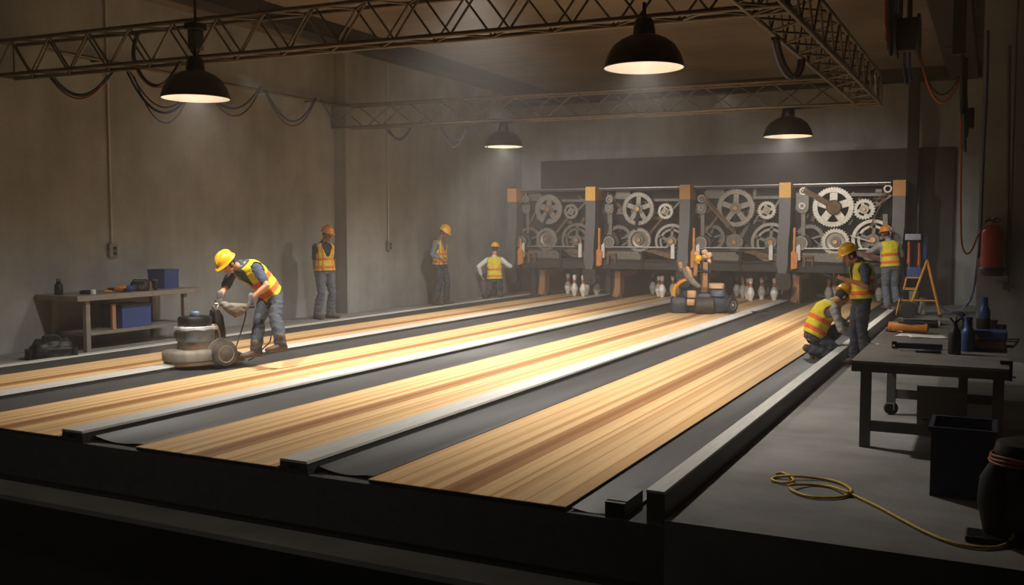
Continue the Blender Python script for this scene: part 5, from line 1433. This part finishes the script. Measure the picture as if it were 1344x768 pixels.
for lx, ly, zb in LG:
    b = bmn(); bbox(b, lx - .038, lx + .038, ly - .038, ly + .038, zb, ZR - .02); lg = part('leg', b, M_TABLED, t)
    if zb:
        b = bmn(); lathe(b, [(.035, -.018), (.062, -.018), (.062, .018), (.035, .018)], (lx, ly, .062), (.45, -.9, 0), 20); part('caster_wheel', b, M_RUBB, lg, 40)
        b = bmn(); bbox(b, lx - .035, lx + .035, ly - .035, ly + .035, .105, .13); bbox(b, lx - .03, lx - .02, ly - .02, ly + .02, .05, .11); bbox(b, lx + .02, lx + .03, ly - .02, ly + .02, .05, .11); part('caster_fork', b, M_STEEL, lg)
b = bmn(); bbox(b, -.86, .07, 7.93, 7.97, .13, .21); part('stretcher', b, M_TABLED, t)
b = bmn(); bbox(b, -.80, .07, 9.42, 9.46, .16, .24); part('stretcher', b, M_TABLED, t)
T3 = lambda x, y, dz=0.: gz(x, y, ZR) + V((0, 0, dz))
t = thing('heat_gun', 'orange heat gun lying on the right table', 'heat gun', T3(1193, 437), -.05)
b = loft(bmn(), [ring((xx, 0, .055), (0, 1, 0), (0, 0, 1), ry, rz_, 16, .7) for xx, ry, rz_ in ((-.17, .03, .035), (-.15, .05, .05), (-.02, .05, .045), (.10, .045, .045), (.17, .04, .045), (.18, .02, .02))]); PL('gun_body', b, M_ORANGE)
b = loft(bmn(), [ring((xx, 0, .075), (0, 1, 0), (0, 0, 1), ry, rz_, 14, .7) for xx, ry, rz_ in ((-.10, .04, .03), (.02, .045, .04), (.14, .035, .03))]); PL('gun_grip', b, M_BLACK)
PL('nozzle', lathe(bmn(), [(.05, 0), (.05, .04), (.03, .05)], (-.19, 0, .055), (1, 0, 0), 18), mat('pale_orange_plastic', (232, 146, 70), .5))
t = thing('grease_gun', 'black tube tool with a white end lying behind the heat gun', 'tool', T3(1213, 430, .04), .02)
PL('tube_body', lathe(bmn(), [(.01, -.2), (.038, -.2), (.042, -.18), (.042, .13), (.01, .13)], axis=(1, 0, 0)), M_BLACK); PL('tube_end', lathe(bmn(), [(.036, .131), (.034, .15), (.01, .165)], axis=(1, 0, 0)), M_WHITE); PL('tube_tip', lathe(bmn(), [(.016, .165), (.01, .2), (.002, .25)], axis=(1, 0, 0)), M_BLUEB)
t = thing('screwdriver', 'short black screwdriver lying beside the orange heat gun', 'screwdriver', T3(1171, 436, .016), -.55)
PL('handle', lathe(bmn(), [(.005, -.08), (.016, -.07), (.014, .02), (.006, .04)], axis=(1, 0, 0), n=12), M_BLACK); PL('blade', cyl(bmn(), (.04, 0, 0), (.12, 0, 0), .005), M_STEEL)
for k, (dx, dy, rz, lb) in enumerate(((0, 0, -.12, 'white paper sheet lying on the right table in front of the heat gun'), (.10, -.05, .18, 'second white sheet, half over the first on the right table'))):
    p = T3(1203, 441) + V((dx, dy, .001 + .003 * k)); b = bmn(); n = 8
    vs = [[b.verts.new((-.17 + .34 * i / n, -.14 + .28 * j / 5, .004 + .006 * math.sin(i * .7 + k) * (i / n))) for i in range(n + 1)] for j in range(6)]
    for j in range(5):
        for i in range(n):
            b.faces.new((vs[j][i], vs[j][i + 1], vs[j + 1][i + 1], vs[j + 1][i]))
    o = solo('paper_sheet', b, M_PAPER, lb, 'paper', loc=p, rz=rz, local=True, smooth=True, group='paper sheets')
    so = o.modifiers.new('thick', 'SOLIDIFY'); so.thickness = .001
t = thing('spirit_level', 'navy blue clamp bar lying at the front of the right table', 'clamp', T3(1205, 458, .001), .06)
b = bmn(); bbox(b, -.19, .19, -.02, .02, .0, .045); PL('bar', b, M_BLUED); b = bmn(); bbox(b, -.21, -.17, -.03, .03, 0, .055); PL('jaw', b, M_BLACKM); b = bmn(); cyl(b, (-.19, -.02, .02), (-.19, -.09, .012), .012); PL('screw', b, M_RUST)
t = thing('utility_knife', 'black-handled knife lying before the navy clamp bar', 'knife', T3(1218, 463.5, .014), -.03)
PL('handle', lathe(bmn(), [(.006, -.10), (.016, -.09), (.018, .05), (.014, .10), (.004, .105)], axis=(1, 0, 0), n=12), M_BLACK); b = bmn(); bbox(b, -.22, -.09, -.012, .012, -.003, .003); PL('blade', b, M_STEEL)
b = bmn(); tube(b, smooth_path([T3(1130, 452, .004), T3(1150, 452, .004), T3(1165, 455, .004), T3(1178, 458, .004)]), .003, 6); solo('thin_wire', b, M_STEEL, 'thin pale wire lying on the left part of the right table', 'wire')
t = thing('spray_bottle', 'black spray bottle with forked pump at the front of the right table', 'bottle', T3(1252.5, 465))
PL('bottle_body', lathe(bmn(), [(.046, 0), (.05, .01), (.05, .16), (.04, .20), (.022, .225), (.02, .25), (.002, .25)], n=22), M_BLACK)
b = bmn(); cyl(b, (0, 0, .24), (0, 0, .27), .018); cyl(b, (0, 0, .25), (-.04, .0, .30), .008); cyl(b, (0, 0, .25), (.045, .01, .305), .009); cyl(b, (0, 0, .25), (.012, 0, .31), .007); PL('pump', b, M_BLACK)
t = thing('spray_bottle', 'black trigger sprayer behind the black spray bottle', 'bottle', T3(1263, 440)); PL('bottle_body', lathe(bmn(), [(.03, 0), (.034, .01), (.034, .11), (.016, .14), (.014, .16), (.002, .16)]), M_BLACK)
b = bmn(); limb(b, [(0, 0, .16), (.0, 0, .20), (-.04, 0, .21)], [.022, .026, .018]); PL('trigger_head', b, M_BLACK, sm=60)
t = thing('plastic_bottle', 'blue plastic bottle on the right table beside the black spray bottle', 'bottle', T3(1270, 461))
PL('bottle_body', lathe(bmn(), [(.050, 0), (.055, .012), (.055, .15), (.045, .185), (.032, .20), (.032, .27), (.036, .275), (.036, .29), (.002, .295)], n=24), M_BLUEB)
t = thing('plastic_bottle', 'tall blue bottle with a dark base at the back of the right table', 'bottle', T3(1290.5, 432))
PL('bottle_body', lathe(bmn(), [(.062, .10), (.064, .16), (.06, .20), (.04, .235), (.036, .30), (.038, .33), (.002, .335)], n=24), M_BLUEB); PL('bottle_base', lathe(bmn(), [(.06, 0), (.067, .01), (.067, .11), (.01, .11)], n=24), M_BLACK)
t = thing('tool_case', 'blue and brown block-shaped tool case at the right end of the table', 'case', T3(1297, 461), -.03)
b = bmn(); bbox(b, -.14, .14, -.09, .10, 0, .028); PL('case_base', b, M_BLACK); b = bmn(); bbox(b, -.125, .13, -.085, .095, .028, .10); PL('case_middle', b, mat('brown_case_plastic', (104, 58, 36), .6), bevel=.008, label='brown middle section'); b = bmn(); bbox(b, -.115, .14, -.085, .1, .10, .175); PL('case_lid', b, M_BLUE, bevel=.012, label='blue lid')
b = bmn(); lathe(b, [(.002, -.01), (.028, -.01), (.03, .02), (.002, .02)], (-.10, -.09, .12), (0, 1, 0), 16); PL('case_latch', b, M_ORANGE)
t = thing('plastic_cup', 'translucent grey cup at the back right of the table', 'cup', T3(1303, 431)); PL('cup_body', lathe(bmn(), [(.03, 0), (.032, .005), (.045, .08), (.043, .08), (.03, .008), (.002, .008)], n=20), mat('grey_cup', (140, 146, 156), .4)); PL('cup_lid', lathe(bmn(), [(.047, .078), (.047, .088), (.002, .09)], n=20), M_CARD)
t = thing('tape_roll', 'black tape roll beside the grey cup on the table', 'tape', T3(1314, 432)); PL('roll', lathe(bmn(), [(.025, 0), (.05, 0), (.05, .045), (.025, .045), (.025, 0)], n=22, closed=False), M_BLACK); PL('core', lathe(bmn(), [(.022, .002), (.025, .002), (.025, .043), (.022, .043), (.022, .002)], n=22, closed=False), M_CARD)
t = thing('wire_basket', 'black wire tray overhanging the right end of the table', 'wire tray', T3(1318, 455)); b = bmn()
rim = [(-.05, -.1, .05), (.10, -.1, .06), (.12, .1, .06), (-.05, .1, .05)]
tube(b, rim + [rim[0]], .006, 6); tube(b, [(-.04, -.09, .004), (.07, -.09, .004), (.08, .09, .004), (-.04, .09, .004), (-.04, -.09, .004)], .005, 6)
PL('tray_frame', b, M_BLACK); b = bmn()
for k in range(6):
    y = -.09 + .036 * k; tube(b, [(-.05, y, .05), (-.04, y, .004), (.075, y, .004), (.11, y, .06)], .003, 5)
PL('tray_wires', b, M_BLACKM)
t = thing('hand_clamp', 'black clamp hooked over the right edge of the table', 'clamp', V((x1, y0 + .25, ZR - .12))); b = bmn(); bbox(b, .0, .025, -.02, .02, 0, .15); bbox(b, -.06, .025, -.02, .02, .125, .15); PL('clamp_frame', b, M_BLACK); b = bmn(); cyl(b, (-.02, 0, .03), (.05, 0, .03), .008); PL('clamp_screw', b, M_STEEL)

# ------------------------------------------------------------------ on the floor at the right
def openbox(b, x0, x1, y0, y1, z0, z1, w):
    bbox(b, x0, x1, y0, y0 + w, z0, z1); bbox(b, x0, x1, y1 - w, y1, z0, z1); bbox(b, x0, x0 + w, y0 + w, y1 - w, z0, z1); bbox(b, x1 - w, x1, y0 + w, y1 - w, z0, z1); bbox(b, x0 + w, x1 - w, y0 + w, y1 - w, z0, z0 + w)
q = gz(1222, 651); q1 = gz(1291, 658)
t = thing('storage_bin', 'dark blue open storage bin on the floor in front of the right table', 'bin', ((q.x + q1.x) / 2, q.y, 0))
W2 = (q1.x - q.x) / 2; b = bmn(); openbox(b, -W2 - .01, W2 + .05, 0, .42, 0, .44, .015); PL('bin_body', b, M_BLUED); b = bmn(); openbox(b, -W2 - .025, W2 + .065, -.015, .435, .415, .45, .02); bmesh.ops.delete(b, geom=[f for f in b.faces if f.calc_center_median().z < .44 and abs(f.normal.z) > .9 and False], context='FACES'); b.free()
b = bmn(); 
for (xa, xb, ya, yb) in ((-W2 - .025, W2 + .065, -.015, .01), (-W2 - .025, W2 + .065, .41, .435), (-W2 - .025, -W2, .01, .41), (W2 + .04, W2 + .065, .01, .41)): bbox(b, xa, xb, ya, yb, .425, .452)
PL('bin_rim', b, M_BLUED)
q = gz(1236, 572); t = thing('cardboard_box', 'grey cardboard box with a small label on the floor under the right table', 'box', (q.x, q.y + .1, 0), .05)
b = bmn(); bbox(b, -.20, .17, -.16, .16, 0, .33); PL('box_body', b, M_CARD); b = bmn(); bbox(b, -.205, .175, -.165, .165, .30, .37); PL('box_lid', b, M_CARD)
b = bmn(); bbox(b, -.07, .07, -.163, -.161, .06, .18); PL('box_label', b, mat('buff_label', (168, 146, 122), .8)); b = bmn(); bbox(b, -.16, -.11, -.163, -.161, .13, .145); PL('box_mark', b, M_BLACK)
q = gz(1335, 600); t = thing('storage_box', 'brown-grey box on the floor at the right edge behind the vacuum cleaner', 'box', (.32, 8.0, 0)); b = bmn(); bbox(b, -.2, .3, -.2, .2, 0, .17); PL('box_body', b, M_CARD); b = bmn(); bbox(b, -.21, .31, -.21, .21, .15, .19); PL('box_lid', b, M_CARD)
FV = Frame(1318, gz(1312, 712)); t = thing('shop_vacuum', 'black canister vacuum cleaner with a coiled orange hose at the right edge', 'vacuum cleaner', FV.base, FV.yaw)
vq = lambda x, y, d=0.: FV.q(x, y, d)
VX = .13; VY = .16
PL('canister', lathe(bmn(), [(.17, .06), (.19, .08), (.19, .30), (.185, .36), (.15, .42), (.01, .42)], (VX, VY, 0), n=30), M_BLACK)
PL('motor_head', lathe(bmn(), [(.17, .46), (.175, .48), (.16, .53), (.10, .55), (.01, .55)], (VX, VY, 0), n=30), M_BLACK)
b = bmn(); loft(b, [ring((VX - .14, VY - .08, z), (.7, -.7, 0), (.7, .7, 0), a, a2, 16, .7) for z, a, a2 in ((.02, .05, .08), (.2, .09, .11), (.34, .08, .10), (.42, .04, .06))]); PL('side_casing', b, M_BLACK, sm=60)
b = bmn(); bbox(b, -.17, .30, -.08, .10, 0, .035); PL('foot_plate', b, M_BLACKM, bevel=.008)
b = bmn(); lathe(b, [(.03, -.02), (.07, -.02), (.07, .02), (.03, .02)], (-.02, .32, .07), (1, 0, 0), 20); lathe(b, [(.03, -.02), (.07, -.02), (.07, .02), (.03, .02)], (.2, .34, .07), (1, 0, 0), 20); PL('wheel', b, M_RUBB)
b = bmn()
for k in range(3):
    z = .425 + .017 * k; tube(b, [(VX + (.195 - .004 * k) * math.cos(a), VY + .195 * math.sin(a), z + .006 * math.sin(3 * a + k)) for a in [2 * PI * i / 28 for i in range(29)]], .0085, 8)
PL('coiled_hose', b, M_CORG, sm=180, label='orange hose coiled around the top')
# yellow cord on the floor
Z = .012
pc = [(1019, 622, .012), (1026, 621, .012), (1035, 624, .013), (1041, 629, .02), (1040, 632, .02), (1030, 634, .013), (1018, 632, .012), (1013, 629, .012), (1020, 626, .012), (1040, 625, .025), (1075, 628, .012), (1100, 633, .012), (1114, 640, .012), (1117, 645, .012), (1110, 651, .012), (1090, 653.5, .012), (1062, 652, .012), (1042, 645, .012), (1036, 639, .012), (1040, 636.5, .03), (1062, 636, .012), (1090, 639, .012), (1112, 646, .03),
      (1120, 650, .012), (1150, 664, .012), (1185, 683, .012), (1220, 701, .012), (1255, 714, .012), (1290, 719, .012), (1312, 717.5, .012), (1326, 710, .03), (1331, 698, .06), (1328, 686, .10), (1322, 681, .12)]
solo('yellow_cord', tube(bmn(), smooth_path([gz(x, y, z) for x, y, z in pc], 5), .0095, 8), M_YROPE, 'yellow cord looped on the concrete floor and running to the vacuum cleaner', 'cord', smooth=180)
# tablet held by the standing worker
h0 = F6.w(p6[2][0] + p6[3][0] * .10); h1 = F6.w(p6[2][1] + p6[3][1] * .10); c = (h0 + h1) / 2 + F6.R * -.03 + V((0, 0, .02))
t = thing('tablet', 'grey tablet held by the worker standing at the rail', 'tablet', c, F6.yaw)
b = bmn(); box(b, (-.06, 0, 0), (.15, .21, .012), rot(0, .35, 0)); PL('tablet_case', b, M_SANDB, bevel=.003)
b = bmn(); box(b, (-.0575, 0, .0075), (.125, .18, .003), rot(0, .35, 0)); PL('tablet_screen', b, M_SLAB)
# dust around the sander
m = bpy.data.materials.new('sanding_dust'); m.use_nodes = True; nt = m.node_tree
nt.nodes.remove(nt.nodes['Principled BSDF']); out = nt.nodes['Material Output']
vs = nd(nt, 'ShaderNodeVolumeScatter'); vs.inputs['Color'].default_value = lin((235, 215, 190)); vs.inputs['Anisotropy'].default_value = .1
tc = nd(nt, 'ShaderNodeTexCoord'); nz = nd(nt, 'ShaderNodeTexNoise'); nz.inputs['Scale'].default_value = 4.5; nz.inputs['Detail'].default_value = 4
ln = nd(nt, 'ShaderNodeVectorMath', operation='LENGTH'); mp = nd(nt, 'ShaderNodeMapping'); mp.inputs['Scale'].default_value = (1 / .75, 1 / .42, 1 / .34)
L = nt.links.new; L(tc.outputs['Object'], mp.inputs[0]); L(mp.outputs[0], ln.inputs[0]); L(tc.outputs['Object'], nz.inputs['Vector'])
fall = nd(nt, 'ShaderNodeMapRange'); L(ln.outputs['Value'], fall.inputs[0]); fall.inputs[1].default_value = .15; fall.inputs[2].default_value = 1; fall.inputs[3].default_value = 1; fall.inputs[4].default_value = 0
nr = nd(nt, 'ShaderNodeMapRange'); L(nz.outputs['Fac'], nr.inputs[0]); nr.inputs[1].default_value = .42; nr.inputs[2].default_value = .68; nr.inputs[4].default_value = 1.0
mu = nd(nt, 'ShaderNodeMath', operation='MULTIPLY'); L(fall.outputs[0], mu.inputs[0]); L(nr.outputs[0], mu.inputs[1]); L(mu.outputs[0], vs.inputs['Density']); L(vs.outputs[0], out.inputs['Volume'])
b = bmn(); ell(b, (0, 0, 0), (.75, .42, .34), 20, 12); bmesh.ops.delete(b, geom=[v for v in b.verts if v.co.z < -.20], context='VERTS'); bmesh.ops.holes_fill(b, edges=b.edges)
q = gz(262, 487, .0); solo('sanding_dust', b, m, 'pale dust cloud drifting around the base of the floor sander', 'dust', loc=q + V((0, 0, .235)), rz=FS.yaw, kind='stuff', local=True, smooth=180)

# ------------------------------------------------------------------ added fill spots without fixtures, under the ceiling and by the trusses
def spot(loc, aim, watts, size, blend, soft, col=(1.0, .965, .91)):
    ld = bpy.data.lights.new('fill_spot', 'SPOT'); ld.energy = watts; ld.color = col; ld.shadow_soft_size = soft
    ld.spot_size = math.radians(size); ld.spot_blend = blend
    o = bpy.data.objects.new('fill_spot', ld); COL.objects.link(o)
    o.location = loc; o.rotation_euler = (V(aim) - V(loc)).to_track_quat('-Z', 'Y').to_euler()
    return o


spot((-6.3, 11.4, 5.15), (-6.5, 12.0, 0), 3200, 124, 1.0, .45)  # unseen key light, added to brighten the middle of the lanes
spot((-5.5, 2.2, 5.0), (-5.0, 5.1, -.5), 85, 95, 1.0, .3)  # unseen weak spot, added to lift the front wall and ledge
for x, ax in ((-9.0, -9.6), (-4.4, -3.8)):
    spot((x, 17.1, 4.15), (ax, 22.8, .7), 620, 74, .8, .12)  # unseen spots, added to bring out the pinsetter gears
for x, ax in ((-8.9, -9.6), (-3.6, -4.2)):
    spot((x, 9.75, 3.70), (ax, 24.0, .35), 1500, 36, 1.0, .10)  # unseen spots, added to reach the pins below the sweep beams

# ------------------------------------------------------------------ air and render settings
wd = bpy.data.worlds.new('dim_hall'); SC.world = wd; wd.use_nodes = True; nt = wd.node_tree
bg = nt.nodes['Background']; bg.inputs[0].default_value = (1.0, .9, .8, 1); bg.inputs[1].default_value = .05
hz = nd(nt, 'ShaderNodeVolumeScatter'); hz.inputs['Density'].default_value = .0048; hz.inputs['Anisotropy'].default_value = .25; hz.inputs['Color'].default_value = (1, .95, .9, 1)
nt.links.new(hz.outputs[0], nt.nodes['World Output'].inputs['Volume'])
SC.view_settings.view_transform = 'Standard'; SC.view_settings.look = 'None'; SC.view_settings.exposure = 0; SC.view_settings.gamma = 1
cy = SC.cycles
cy.use_denoising = True
try:
    cy.denoiser = 'OPENIMAGEDENOISE'
except Exception:
    pass
cy.max_bounces = 8; cy.diffuse_bounces = 4; cy.glossy_bounces = 3; cy.volume_bounces = 1; cy.transparent_max_bounces = 6
cy.sample_clamp_indirect = 4; cy.sample_clamp_direct = 0; cy.caustics_reflective = False; cy.caustics_refractive = False
cy.volume_step_rate = 1; cy.use_adaptive_sampling = True; cy.adaptive_threshold = .02
